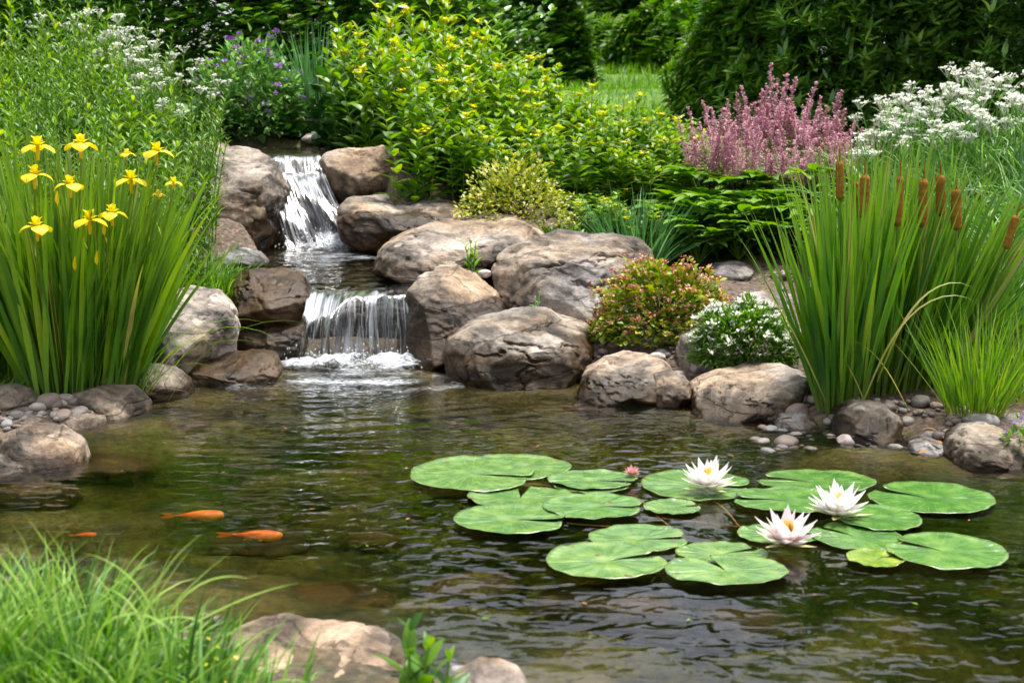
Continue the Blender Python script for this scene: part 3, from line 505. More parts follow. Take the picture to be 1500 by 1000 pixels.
# ------------------------------------------------------------------ falling water
def mat_fall(name, dens):
    m, t, out, N = nodes(name); L = t.links.new
    s = N('Attribute', attribute_name='ss'); f = N('Attribute', attribute_name='tt'); cb = N('CombineXYZ')
    a = N('Math', operation='MULTIPLY'); a.inputs[1].default_value = 24; L(s.outputs['Fac'], a.inputs[0]); b = N('Math', operation='MULTIPLY'); b.inputs[1].default_value = 1.5; L(f.outputs['Fac'], b.inputs[0])
    L(a.outputs[0], cb.inputs[0]); L(b.outputs[0], cb.inputs[1])
    n = N('TexNoise', Scale=1.0, Detail=6.0, Roughness=.62, Distortion=.9); L(cb.outputs[0], n.inputs['Vector'])
    fa = N('Attribute', attribute_name='foam'); su = N('Math', operation='MULTIPLY_ADD'); L(fa.outputs['Fac'], su.inputs[0]); su.inputs[1].default_value = .34; L(n.outputs['Fac'], su.inputs[2])
    r1 = ramp(t, [(dens, (0, 0, 0)), (dens+.10, (.22, .22, .22)), (dens+.24, (.55, .55, .55)), (dens+.36, (1, 1, 1))]); L(su.outputs[0], r1.inputs[0])
    wh = N('BsdfPrincipled', Roughness=.25); wh.inputs['Base Color'].default_value = (.56, .60, .65, 1)
    tr = N('BsdfTranslucent'); tr.inputs['Color'].default_value = (.62, .65, .68, 1); w1 = N('MixShader'); w1.inputs[0].default_value = .35; L(wh.outputs[0], w1.inputs[1]); L(tr.outputs[0], w1.inputs[2])
    gl = N('BsdfGlossy', Roughness=.08); ts = N('BsdfTransparent'); ts.inputs['Color'].default_value = (.86, .88, .86, 1); lw = N('Fresnel', IOR=1.33)
    bu = N('Bump', Strength=1.0, Distance=.007); L(n.outputs['Fac'], bu.inputs['Height'])
    for q in (gl, wh, lw): L(bu.outputs[0], q.inputs['Normal'])
    g = N('MixShader'); L(lw.outputs[0], g.inputs[0]); L(ts.outputs[0], g.inputs[1]); L(gl.outputs[0], g.inputs[2])
    mx = N('MixShader'); L(r1.outputs[0], mx.inputs[0]); L(g.outputs[0], mx.inputs[1]); L(w1.outputs[0], mx.inputs[2]); L(mx.outputs[0], out.inputs[0]); return m
def sheet(name, fn, ns, nt, mat, parent=None):
    S, T = np.meshgrid(np.linspace(0, 1, ns), np.linspace(0, 1, nt)); S, T = S.ravel(), T.ravel(); V, foam = fn(S, T)
    me = mesh_from(name, V, gridF(ns, nt), mat, None, T)
    me.attributes.new('ss', 'FLOAT', 'POINT').data.foreach_set('value', S.astype(np.float32)); me.attributes.new('foam', 'FLOAT', 'POINT').data.foreach_set('value', foam.astype(np.float32))
    return link(name, me, parent)
FALL = mat_fall('falling_water', .61)
def lower(S, T):
    x = -.90 + S*.455 + .02*noise(np.stack([S*3, T*0, 0*S], -1)); lipY = 5.90 - .05*np.sin(S*7) - .06*smooth((.5-S)*5) + .05*noise(np.stack([S*4.5, 0*S+7, 0*S], -1))
    z0 = .258 - .035*noise(np.stack([S*5, 0*S+2, 0*S], -1)) - .06*smooth((.45-S)*4)
    t1 = np.clip(T/.3, 0, 1); t2 = np.clip((T-.3)/.7, 0, 1)
    y = np.where(T < .3, 6.06+(lipY-6.06)*t1, lipY - .13*t2**.75 - .03*np.sin(S*23)*t2)
    z = np.where(T < .3, .268+(z0-.268)*t1**2, z0 - (z0+.01)*t2**1.25)
    y = y - (.020*noise(np.stack([S*16, T*1.3, 0*S], -1))+.010*noise(np.stack([S*38, T*2, 0*S], -1)))*np.clip(T*3, 0, 1); z = z + .008*noise(np.stack([S*14, T*4, 0*S], -1))*(1-t2)
    x = x + (S-.5)*.04*t2 + .012*noise(np.stack([S*9, T*2.5, 0*S+5], -1))*t2
    edge = -1.2*(smooth((.10-S)/.10)+smooth((S-.92)/.08))
    return np.stack([x, y, z], -1), -.9*(1-smooth(T/.36)) + .25*t2**3 - .05 + edge*.5 + 1.1*noise(np.stack([S*6+3, T*.7, 0*S], -1)) + .5*noise(np.stack([S*17+3, T*1.1, 0*S], -1)) - .9*np.exp(-((S-.55-.04*T)/.035)**2)*smooth(T*3-.9) - .7*np.exp(-((S-.84)/.05)**2)*smooth(T*3-.9) - .5*np.exp(-((S-.20+.05*T)/.03)**2) + .15*np.exp(-((S-.55)/.12)**2)*t2
wf = empty('waterfall', (-.68, 5.8, 0)); tag(wf, 'short lower waterfall pouring in silvery strands into the pond', 'waterfall')
def child_at(o, parent):
    o.parent = parent; o.matrix_parent_inverse = __import__('mathutils').Matrix.Translation(-parent.location); return o
child_at(sheet('water_curtain', lower, 220, 90, FALL), wf)
def upper(S, T):
    # the cascade slides down a rock chute from the upper pool, widening towards its foot
    cx = -1.24 + .03*T + .20*T**1.3; hw = .15 + .035*T
    x = cx + (S-.5)*2*hw; y = 7.82 - .56*T**.85; y = y - .03*np.sin(S*9+1)*T
    z = np.where(T < .22, .802 - .10*(T/.22)**1.5, .702-(.702-.325)*((T-.22)/.78)**1.15)
    lump = .035*noise(np.stack([S*3.5, T*3, 0*S+1], -1))+.02*noise(np.stack([S*10, T*3.5, 0*S], -1)) + .010*noise(np.stack([S*24, T*4, 0*S], -1))
    y = y - lump*np.clip(T*4, 0, 1); z = z + .7*lump*np.clip(T*4, 0, 1)*np.clip((1-T)*6, 0, 1)
    edge = -1.2*(smooth((.10-S)/.10)+smooth((S-.90)/.10))
    return np.stack([x, y, z], -1), -.2*(1-smooth(T/.35)) + .28*T**2 + edge*.6 + .9*noise(np.stack([S*5, T*1.2, 0*S+9], -1)) + .5*noise(np.stack([S*13, T*2, 0*S+9], -1))
wf2 = empty('waterfall', (-1.1, 7.5, .33)); tag(wf2, 'upper cascade sliding between two boulders in white streaks', 'waterfall')
child_at(sheet('water_curtain', upper, 200, 110, FALL), wf2)
def mat_foam():
    m, t, out, N = nodes('white_foam'); L = t.links.new; geo = N('NewGeometry'); mp = N('Mapping'); mp.inputs['Scale'].default_value = (1, 2.2, 1); L(geo.outputs['Position'], mp.inputs[0])
    n = N('TexNoise', Scale=26.0, Detail=7.0, Roughness=.68, Distortion=1.6); L(mp.outputs[0], n.inputs['Vector']); f = N('Attribute', attribute_name='foam')
    su = N('Math', operation='MULTIPLY_ADD'); L(f.outputs['Fac'], su.inputs[0]); su.inputs[1].default_value = .42; L(n.outputs['Fac'], su.inputs[2]); r = ramp(t, [(.68, (0, 0, 0)), (.82, (.45, .45, .45)), (.98, (1, 1, 1))]); L(su.outputs[0], r.inputs[0])
    d = N('BsdfPrincipled', Roughness=.5); d.inputs['Base Color'].default_value = (.70, .73, .77, 1); bu = N('Bump', Strength=.8, Distance=.01); L(n.outputs['Fac'], bu.inputs['Height']); L(bu.outputs[0], d.inputs['Normal'])
    ts = N('BsdfTransparent'); mx = N('MixShader'); L(r.outputs[0], mx.inputs[0]); L(ts.outputs[0], mx.inputs[1]); L(d.outputs[0], mx.inputs[2]); L(mx.outputs[0], out.inputs[0]); return m
FOAM = mat_foam()
def foam(cx, cy_, rx, ry, zf, lab, h=.02):
    def fn(S, T):
        x = cx+(S-.5)*2*rx; y = cy_+(T-.5)*2*ry; q = np.hypot((x-cx)/rx, (y-cy_)/ry)
        nn = noise(np.stack([x*7, y*9, 0*x+3], -1)); core = np.exp(-((x-cx)/(rx*.50))**2-((y-cy_-ry*.68)/(ry*.20))**2)*(1+.7*nn)
        z = zf(x, y) + .006 + h*core*(1+.9*noise(np.stack([x*26, y*30, 0*x], -1)))*smooth((1-q)*3)
        return np.stack([x, y, z], -1), np.clip(.95*core + .50*smooth(1.05-q) + .35*nn - .0, 0, 1.0)*smooth((1-q)*5)
    o = sheet('foam', fn, 130, 90, FOAM); tag(o, lab, 'foam', kind='stuff'); return o
foam(-.62, 5.30, .74, .60, lambda x, y: .002+0*x, 'white foam churning at the foot of the lower waterfall', .035)
foam(-.90, 6.92, .46, .46, lambda x, y: MIDZ(y)+.003, 'white foam at the foot of the upper cascade', .035)

# droplets thrown up where the water lands
def spray(cx, cy_, z0, rx, ry, h, n, seed, lab):
    r = np.random.default_rng(seed); V0, F0 = cubesphere(2); P = np.stack([cx+r.normal(size=n)*rx, cy_+r.normal(size=n)*ry, z0+np.abs(r.normal(size=n))*h], -1); s = r.uniform(.0012, .0042, n)
    V = (P[:, None]+V0[None]*s[:, None, None]*np.array((1, 1, 1.5))).reshape(-1, 3); F = (F0[None]+np.arange(n)[:, None, None]*len(V0)).reshape(-1, 4)
    m, t, out, N = nodes('water_drop'); b = N('BsdfPrincipled', Roughness=.05); b.inputs['Base Color'].default_value = (.8, .83, .86, 1); b.inputs['Transmission Weight'].default_value = .5; t.links.new(b.outputs[0], out.inputs[0])
    tag(link('spray_droplets', mesh_from('spray_droplets', V, F, m)), lab, 'spray', kind='stuff')
spray(-.67, 5.70, .0, .17, .05, .035, 260, 5, 'droplets splashing at the foot of the lower waterfall')
spray(-1.0, 7.2, .335, .13, .06, .045, 200, 6, 'droplets splashing at the foot of the upper cascade')
# ------------------------------------------------------------------ plants: materials
G_IRIS = leafmat('iris_blade', [(.03, .10, .008), (.08, .22, .014), (.17, .36, .020), (.32, .50, .025), (.50, .42, .12)], tipc=(.20, .30, .04), basec=(.13, .24, .035))
G_TAIL = leafmat('cattail_blade', [(.03, .10, .016), (.075, .21, .022), (.15, .33, .028), (.28, .46, .035), (.48, .40, .14)], tipc=(.17, .28, .05), basec=(.15, .22, .035))
G_LIME = leafmat('bright_reed_blade', [(.05, .14, .015), (.11, .25, .022), (.20, .36, .03), (.32, .42, .05)], trans=.4, basec=(.30, .30, .05))
G_GRASS = leafmat('garden_grass', [(.03, .10, .010), (.09, .23, .020), (.19, .37, .035), (.38, .52, .12)], trans=.4)
G_BLUE = leafmat('blue_green_blade', [(.03, .10, .03), (.07, .20, .055), (.14, .31, .10), (.26, .43, .17)], trans=.25)
G_GOLD = leafmat('goldenrod_leaf', [(.035, .10, .012), (.10, .23, .018), (.22, .37, .025), (.42, .52, .035)], trans=.42, rough=.4)
G_BROAD = leafmat('broad_leaf', [(.02, .075, .014), (.045, .135, .022), (.08, .20, .03)], trans=.3, rough=.38, spec=.5)
G_HOSTA = leafmat('astilbe_leaf', [(.035, .11, .012), (.09, .22, .02), (.18, .33, .03), (.30, .42, .04)], trans=.35, rough=.4)
G_DARK = leafmat('evergreen_leaf', [(.028, .08, .013), (.075, .19, .026), (.17, .33, .042), (.38, .54, .07)], trans=.22, rough=.33, spec=.5)
G_WOOD = leafmat('woodland_leaf', [(.02, .06, .012), (.055, .16, .02), (.13, .29, .03), (.26, .44, .05)], trans=.35)
G_SAGE = leafmat('grey_green_leaf', [(.06, .16, .035), (.15, .32, .07), (.26, .45, .11), (.40, .56, .15)], trans=.3)
G_SOFT = leafmat('willowy_leaf', [(.035, .11, .014), (.095, .22, .024), (.18, .33, .036), (.33, .46, .09)], trans=.35)
G_VARI = leafmat('variegated_leaf', [(.07, .13, .012), (.28, .33, .035), (.55, .52, .09), (.72, .66, .30)], trans=.3)
G_SEDUM = leafmat('sedum_leaf', [(.09, .17, .015), (.22, .33, .02), (.42, .42, .03), (.50, .26, .05)], trans=.25)
YELLOW = leafmat('yellow_petal', [(.72, .52, .004), (.80, .64, .008), (.85, .72, .02)], trans=.3, rough=.5)
GOLD = leafmat('goldenrod_flower', [(.70, .58, .01), (.85, .74, .02), (.90, .82, .05)], trans=.3)
WHITE = leafmat('white_petal', [(.62, .62, .50), (.80, .80, .74), (.85, .85, .82)], trans=.25)
PINK = leafmat('pink_floret', [(.36, .13, .19), (.58, .28, .37), (.72, .46, .53), (.78, .60, .58)], trans=.3)
PURPLE = leafmat('purple_petal', [(.18, .07, .32), (.34, .16, .48), (.55, .34, .60)], trans=.25)
ROSE = leafmat('rosy_floret', [(.30, .05, .05), (.52, .16, .14), (.62, .34, .26), (.66, .42, .10)], trans=.2)
BARK = leafmat('bark', [(.03, .022, .015), (.07, .05, .035), (.12, .09, .065)], trans=0, rough=.9, spec=.2)
def mat_fur():
    m, t, out, N = nodes('cattail_fur'); L = t.links.new; tc = N('TexCoord'); n = N('TexNoise', Scale=420.0, Detail=4.0); n2 = N('TexNoise', Scale=35.0, Detail=3.0); L(tc.outputs['Object'], n.inputs['Vector']); L(tc.outputs['Object'], n2.inputs['Vector'])
    r = ramp(t, [(.3, (.10, .042, .008)), (.5, (.26, .125, .02)), (.7, (.46, .25, .045))]); mu = N('Math', operation='MULTIPLY_ADD'); L(n.outputs['Fac'], mu.inputs[0]); mu.inputs[1].default_value = .6; m2 = N('Math', operation='MULTIPLY'); m2.inputs[1].default_value = .4; L(n2.outputs['Fac'], m2.inputs[0]); L(m2.outputs[0], mu.inputs[2]); L(mu.outputs[0], r.inputs[0])
    pb = N('BsdfPrincipled', Roughness=1.0); pb.inputs['Specular IOR Level'].default_value = .1; L(r.outputs[0], pb.inputs['Base Color']); bu = N('Bump', Strength=1, Distance=.002); L(n.outputs['Fac'], bu.inputs['Height']); L(bu.outputs[0], pb.inputs['Normal']); L(pb.outputs[0], out.inputs[0]); return m
CATT = mat_fur()
G_STRAP = leafmat('strap_leaf', [(.04, .12, .025), (.09, .22, .04), (.18, .35, .08), (.34, .50, .15)], trans=.3)
TAU = 2*math.pi
def clumpbase(n, cx, cy_, rx, ry):
    a = U(0, TAU, n); r = np.sqrt(rng.random(n)); x = cx+np.cos(a)*r*rx; y = cy_+np.sin(a)*r*ry
    z = gzs(x, y) - .01; return np.stack([x, y, np.maximum(z, -.04)], -1), r, a

# ------------------------------------------------------------------ yellow iris clump
def iris_blades(g, n, cx, cy_, rx, ry, h, lean=.30, wid=.024, leanx=0.0, bend=.35):
    P, r, a = clumpbase(n, cx, cy_, rx, ry)
    vx = np.cos(a)*r*lean + rng.normal(size=n)*.07 + leanx; vy = np.sin(a)*r*lean*.7 + rng.normal(size=n)*.07
    th = np.hypot(vx, vy); az = np.arctan2(vy, vx)
    L = h*U(.62, 1.05, n)*(1-.12*r); g.ribbons(P, az, th, U(.0, bend, n)*(.4+th*2), L, wid*U(.7, 1.25, n), seg=9, roll=U(-1.2, 1.2, n), fold=.10, bpow=2.2, var=np.where(rng.random(n) < .05, .98, np.clip(rng.normal(.40, .2, n), 0, .74)))
base = at(130, 590, 4.95); ic = empty('yellow_iris_clump', (base[0], 5.05, 0)); tag(ic, 'tall sword-leaved clump with yellow iris flowers at the left shore', 'iris clump')
g = Geo()
for (px, Y, rx, n, h, lx) in [(30, 4.95, .18, 130, .88, -.10), (95, 4.85, .12, 150, .92, -.02), (135, 4.95, .14, 150, 1.0, .02), (165, 5.0, .09, 120, .98, .09), (185, 5.1, .05, 60, .92, .10), (-40, 5.0, .2, 150, .85, -.1), (90, 5.3, .28, 190, 1.0, .03), (190, 5.2, .04, 22, .85, .32)]:
    iris_blades(g, n, at(px, 590, Y)[0], Y, rx, .12, h, leanx=lx)
P, r, a = clumpbase(14, at(200, 560, 4.95)[0], 4.95, .1, .08); g.ribbons(P, U(-.5, .2, 14), U(.3, .7, 14), U(.5, 1.4, 14), U(.35, .75, 14), .009, seg=10, roll=0, bpow=1.6)
child_at(g.build('foliage', G_IRIS), ic)
def iris_flower(c, s, turn, tilt=0.0):
    g = Geo(); A = turn+np.arange(3)*TAU/3
    g.ribbons(np.tile(c, (3, 1)), A, .75, 2.15, .080*s, .056*s, seg=9, prof='petal', fold=-.12, bpow=.9, var=U(.2, .9, 3))      # falls
    g.ribbons(np.tile(c, (3, 1)), A+TAU/6, .30, .5, .046*s, .028*s, seg=5, prof='petal', fold=.2, var=U(.5, 1, 3))             # standards
    g.ribbons(np.tile(c, (3, 1)), A, .8, .5, .036*s, .020*s, seg=4, prof='lance', fold=.3, var=U(.5, 1, 3))                   # style arms
    g.tubes(np.stack([c-np.array((0, 0, .045*s)), c-np.array((0, 0, .02*s)), c+np.array((0, 0, .004))])[None], np.array([[.005, .007, .006]])*s, 6, .2)
    return g
fl = [(55, 216, 4.75, 1), (118, 213, 4.8, 1.02), (50, 258, 4.7, 1), (103, 272, 4.72, .92), (192, 265, 4.85, .98), (229, 224, 4.9, 1.0), (54, 334, 4.6, 1.0), (131, 324, 4.65, 1.0), (164, 314, 4.72, .9), (254, 268, 4.95, .55), (186, 226, 4.9, .5), (232, 285, 4.9, .45)]
for i, (px, py, Y, s) in enumerate(fl):
    c = at(px, py, Y); bx = at(60+(px-50)*.62, 590, 5.05)[0]; b0 = np.array((bx, 5.05+.05*math.sin(i*2), .03)); g = Geo()
    mid = (c+b0)/2+np.array((.012*math.sin(i*3), .0, 0)); top = c-np.array((0, 0, .04*s)); q = np.linspace(0, 1, 9)[:, None]; pth = b0*(1-q)**2+2*mid*q*(1-q)+top*q*q
    g.tubes(pth[None], np.linspace(.0055, .0035, 9)[None], 6, .7)
    k = pth[6]; g.ribbons(np.array([k, pth[7]]), [i*1.0, i*1.0+2.5], [.25, .35], .2, [.07, .05], [.012, .010], seg=4, prof='lance', var=[.9, .8])
    st = g.build('flower_stem', G_IRIS); child_at(st, ic)
    f = iris_flower(c, s, [.3, 1.2, .8, 1.57, .1, .6, 1.5, .4, 1.0, .2, .9, 1.3][i]-.4, 0).build('flower', YELLOW); f.parent = st; 
for k, (px, py) in enumerate([(110, 396), (142, 388), (84, 300), (153, 345)]):
    c = at(px, py, 4.66); b0 = np.array((at(70+k*25, 590, 4.95)[0], 4.98, .03)); q = np.linspace(0, 1, 7)[:, None]; g = Geo(); g.tubes((b0*(1-q)+c*q)[None], np.linspace(.005, .003, 7)[None], 6, .6); st = child_at(g.build('flower_stem', G_IRIS), ic)
    g = Geo(); g.ribbons(np.array([c, c]), [0, 1.6], .08, .1, .05, .013, seg=5, prof='lance', fold=.4, var=.5); q = g.build('bud', YELLOW); q.parent = st

# ------------------------------------------------------------------ cattails
cc = empty('cattail_clump', (1.2, 4.9, 0)); tag(cc, 'dense cattail clump with brown seed heads on the right shore', 'cattail clump'); g = Geo()
for (px, Y, rx, n, h, lx) in [(1218, 4.68, .05, 80, .95, -.06), (1240, 4.72, .07, 110, .98, -.04), (1275, 4.85, .09, 130, .98, .03), (1310, 4.9, .08, 110, .95, .09), (1345, 4.95, .08, 110, .92, .17), (1370, 5.0, .07, 80, .86, .28), (1290, 5.15, .2, 130, .95, .06), (1212, 4.75, .04, 22, .85, -.17), (1385, 5.0, .05, 40, .75, .42)]:
    iris_blades(g, n, at(px, 590, Y)[0], Y, rx, .09, h, lean=.2, leanx=lx, wid=.0185, bend=.3)
for (px, py, a, L, t0, bn) in [(1260, 600, .0, .62, .35, 2.0), (1285, 560, .1, .55, .35, 2.2), (1330, 600, 3.0, .34, .5, 1.0), (1210, 590, 3.2, .55, .45, .5), (1270, 600, 2.9, .24, .4, .5)]:
    g.ribbons(np.array([at(px, py, 4.55)]), a, t0, bn, L, .013, seg=14, roll=.3, bpow=3, var=.95)
child_at(g.build('foliage', G_TAIL), cc)
cat = [(1230, 236, 292, 15, 0, 4.72), (1254, 266, 318, 10, 0, 4.8), (1267, 256, 322, 16, 0, 4.68), (1317, 258, 331, 15, .05, 4.7), (1352, 262, 332, 15, .04, 4.75), (1378, 256, 316, 16, .0, 4.8), (1401, 277, 336, 16, .0, 4.72), (1481, 316, 364, 14, .33, 4.8)]
for i, (px, y0, y1, wpx, ln, Y) in enumerate(cat):
    a_, b_ = at(px+ln*(y1-y0)*.5, y0, Y), at(px-ln*(y1-y0)*.5, y1, Y); r0 = wpx/2/FPX*Y*(.78, .9, .92, .80, .92, .86, .96, .84)[i]; ax = a_-b_
    bx = 1240+(px-1230)*.62; bt = at(bx, 595, Y+.12); g = Geo(); q = np.linspace(0, 1, 10)[:, None]; mid = b_-ax/np.linalg.norm(ax)*.35; pth = bt*(1-q)**2+2*mid*q*(1-q)+b_*q*q
    g.tubes(pth[None], np.full((1, 10), .0042), 6, .6); st = g.build('stalk', G_TAIL); child_at(st, cc)
    g = Geo(); n = 26; tq = np.linspace(-.02, 1, n); prof = r0*np.clip(np.minimum((tq+.025)*14, (1.02-tq)*11), 0, 1)**.5*(1+.03*np.sin(tq*40+i)); P = b_+ax*tq[:, None]
    g.tubes(P[None], prof[None], 18, .5); h = g.build('seed_head', CATT); h.parent = st
    m_ = 500; tt_ = rng.random(m_)
    g = Geo(); tip = a_+ax/np.linalg.norm(ax)*.0; g.tubes(np.linspace(tip, tip+ax/np.linalg.norm(ax)*(.055 if i not in (1,) else .01), 5)[None], np.array([[.0032, .003, .0035, .002, .001]]), 6, .1)
    s2 = g.build('spike', CATT); s2.parent = st
def clump_at(name, label, cat_, px, py, Y, n, rx, ry, h, lean, wid, mat, leanx=0., bend=.35, seg=7, extra=None, roll=1.2):
    c = at(px, py, Y); o = empty(name, (c[0], Y, gz(c[0], Y))); tag(o, label, cat_); g = Geo()
    P, r, a = clumpbase(n, c[0], Y, rx, ry); vx = np.cos(a)*r*lean+rng.normal(size=n)*lean*.35+leanx; vy = np.sin(a)*r*lean+rng.normal(size=n)*lean*.35
    g.ribbons(P, np.arctan2(vy, vx), np.hypot(vx, vy), U(.1, 1, n)*bend, h*U(.5, 1.05, n), wid*U(.7, 1.2, n), seg=seg, roll=U(-roll, roll, n), bpow=2, var=np.clip(rng.normal(.5, .25, n), 0, 1))
    child_at(g.build('foliage', mat), o); return o
clump_at('reed_tuft', 'bright lime green reed tuft right of the cattails', 'reed', 1430, 612, 4.5, 230, .09, .07, .42, .42, .007, G_LIME, bend=.4)
clump_at('reed_tuft', 'lime green reed tuft cut by the right edge behind the grey stone', 'reed', 1510, 600, 4.75, 140, .12, .08, .40, .5, .007, G_LIME, bend=.5)
clump_at('grass_tuft', 'fresh green grass tuft between the iris clump and the middle pool', 'grass tuft', 305, 420, 6.15, 1000, .17, .10, .27, .9, .0045, G_GRASS, bend=1.2)
clump_at('grass_tuft', 'small grass tuft at the left edge above the shore rocks', 'grass tuft', -10, 600, 4.75, 260, .08, .06, .14, 1.0, .004, G_LIME, bend=1.)
clump_at('blue_grass_clump', 'blue green sword-leaved clump behind the largest grey boulder', 'ornamental grass', 930, 362, 6.95, 300, .14, .12, .42, .62, .011, G_BLUE, bend=.3)
clump_at('blue_grass_clump', 'blue green sword-leaved clump behind the purple-flowered bush', 'ornamental grass', 468, 195, 9.55, 130, .13, .1, .80, .33, .024, G_BLUE, bend=.3)
clump_at('blue_grass_clump', 'arching grey green blades leaning left behind the purple-flowered bush', 'ornamental grass', 432, 195, 9.7, 90, .1, .1, .72, .40, .022, G_BLUE, leanx=-.25, bend=.4)
# foreground grass
fg = empty('foreground_grass', (-.75, 2.2, .1)); tag(fg, 'lush soft-focus grass clump filling the bottom left corner', 'grass clump')
g = Geo()
for cx, cy_, n, h in [(-.95, 2.1, 360, .30), (-.74, 2.05, 420, .29), (-.56, 2.05, 340, .26), (-.82, 2.3, 420, .28), (-1.02, 2.35, 300, .30), (-.64, 2.28, 300, .22), (-.46, 2.10, 200, .20), (-.9, 2.5, 260, .22)]:
    P, r, a = clumpbase(n, cx, cy_, .12, .12); az = a+rng.normal(size=n)*.6
    g.ribbons(P, az, np.abs(rng.normal(.28, .22, n)), U(.3, 1.9, n), h*U(.55, 1.15, n), U(.004, .0105, n), seg=9, roll=U(-.7, .7, n), bpow=1.8, var=np.clip(rng.normal(.42, .30, n), 0, 1))
def aimed(px0, py0, Y0, L, th, bn, az, w_): g.ribbons(np.array([at(px0, py0, Y0)]), az, th, bn, L, w_, seg=12, roll=.2, bpow=1.6, var=.85)
for k_ in range(26): aimed(rng.uniform(-20, 250), rng.uniform(930, 1010), rng.uniform(2.1, 2.35), rng.uniform(.16, .26), rng.normal()*.35, rng.uniform(-1.8, 1.8), rng.uniform(-.4, .4), rng.uniform(.009, .013))
aimed(80, 950, 2.25, .26, -.5, -.3, 0, .009); aimed(140, 960, 2.2, .28, -.25, -.4, 0, .010); aimed(60, 900, 2.3, .20, -.5, -.2, 0, .008); aimed(90, 905, 2.3, .17, -.42, .1, 0, .008)
aimed(255, 930, 2.3, .24, 1.05, .35, .1, .008); aimed(170, 990, 2.2, .22, .35, 1.9, .0, .010); aimed(60, 990, 2.2, .2, -.3, -1.8, 0, .010); aimed(240, 900, 2.35, .17, .75, .2, .1, .006); aimed(200, 930, 2.3, .2, .5, .2, 0, .008); aimed(120, 985, 2.15, .25, .3, 2.2, -.3, .011); aimed(215, 990, 2.15, .2, .2, -1.9, -.3, .010)
child_at(g.build('foliage', G_GRASS), fg)
g = Geo(); n = 14; P = np.stack([U(-.62, -.45, n), U(2.1, 2.3, n), U(.10, .17, n)], -1); g.ribbons(P, U(0, TAU, n), U(.2, 1.2, n), .5, .010, .008, seg=3, prof='round', var=U(0, 1, n)); child_at(g.build('tiny_flowers', GOLD), fg)

# ------------------------------------------------------------------ leafy stem plants (variants are built once, then copied)
def leafy(h, nst, spread, step, LL, LW, mat, droop=.9, prof='leaf', whorl=2, t0=.12, th0=.9, spr=.05, stw=.004, top=1.0):
    g = Geo(); a = U(0, TAU, nst); r = np.sqrt(rng.random(nst))*spread; P = np.stack([np.cos(a)*r, np.sin(a)*r, np.full(nst, -.03)], -1)
    H = h*U(.72, 1.0, nst); st = path(P, a+rng.normal(size=nst)*.5, U(0, .14, nst), U(0, .22, nst), H, 8); g.tubes(st, np.linspace(stw, stw*.5, 9)[None], 5, .6)
    m = max(2, int(h/step)); ts = np.linspace(t0, .99, m); pts = along(st, ts)
    for k in range(whorl):
        az = (np.arange(m)*1.62)[None]+k*TAU/whorl+a[:, None]+rng.normal(size=(nst, m))*.25
        sz = (1.08-.62*ts**1.6)[None]*U(.7, 1.1, (nst, m))
        g.ribbons(pts.reshape(-1, 3), az.ravel(), (th0-.35*ts[None]+0*az).ravel()+rng.normal(size=az.size)*.15, (droop*U(.5, 1.2, az.size)), (LL*sz).ravel(), (LW*sz).ravel(), seg=5, prof=prof, fold=.16, bpow=1.2, roll=rng.normal(size=az.size)*.25,
                  var=np.clip((.30+.34*ts[None]**2*top+0*az).ravel()+rng.normal(size=az.size)*.2, 0, 1))
    return g, st

def florets(g, C, n, rad, size, mi=0, prof='round', flat=.5, up=.3):
    C = np.atleast_2d(C); m = len(C)*n; c = np.repeat(C, n, 0); d = rng.normal(size=(m, 3)); d /= np.linalg.norm(d, axis=1)[:, None]; d[:, 2] = np.abs(d[:, 2])*flat
    g.ribbons(c+d*rad*rng.random((m, 1))**.5, U(0, TAU, m), U(.2, 1.5, m), .5, size*U(.7, 1.3, m), size*U(.6, 1.0, m), seg=2, prof=prof, fold=.1, var=rng.random(m), mi=mi)
def proto(name, parts):
    o = empty(name, (0, 0, 0))
    for nm, g, mt in parts:
        if isinstance(g, list):
            for q in g: q.build(nm, mt, o)
        else: g.build(nm, mt, o)
    return o
def place(protos, spots, label, cat_, group):
    """spots: (x, y, height scale); the first copies of each variant use the prototype itself"""
    used = set()
    for i, (x, y, s) in enumerate(spots):
        p = protos[i % len(protos)]; z = gz(x, y)
        if z < .0: z = 0
        rz = rng.uniform(0, TAU)
        if id(p) in used: o = copy_tree(p, (x, y, z), rz, s)
        else: used.add(id(p)); o = p; o.location = (x, y, z); o.rotation_euler = (0, 0, rz); o.scale = (s, s, s) if np.isscalar(s) else s
        tag(o, label, cat_, group)
def top_h(px, py, Y): return at(px, py, Y)[2]
def spot(px, py_top, Y, nominal):
    c = at(px, 300, Y); x = c[0]; h = max(.12, top_h(px, py_top, Y)-gz(x, Y)); s = h/nominal; return (x, Y, (min(1.15, .55+.45*s), min(1.15, .55+.45*s), s))

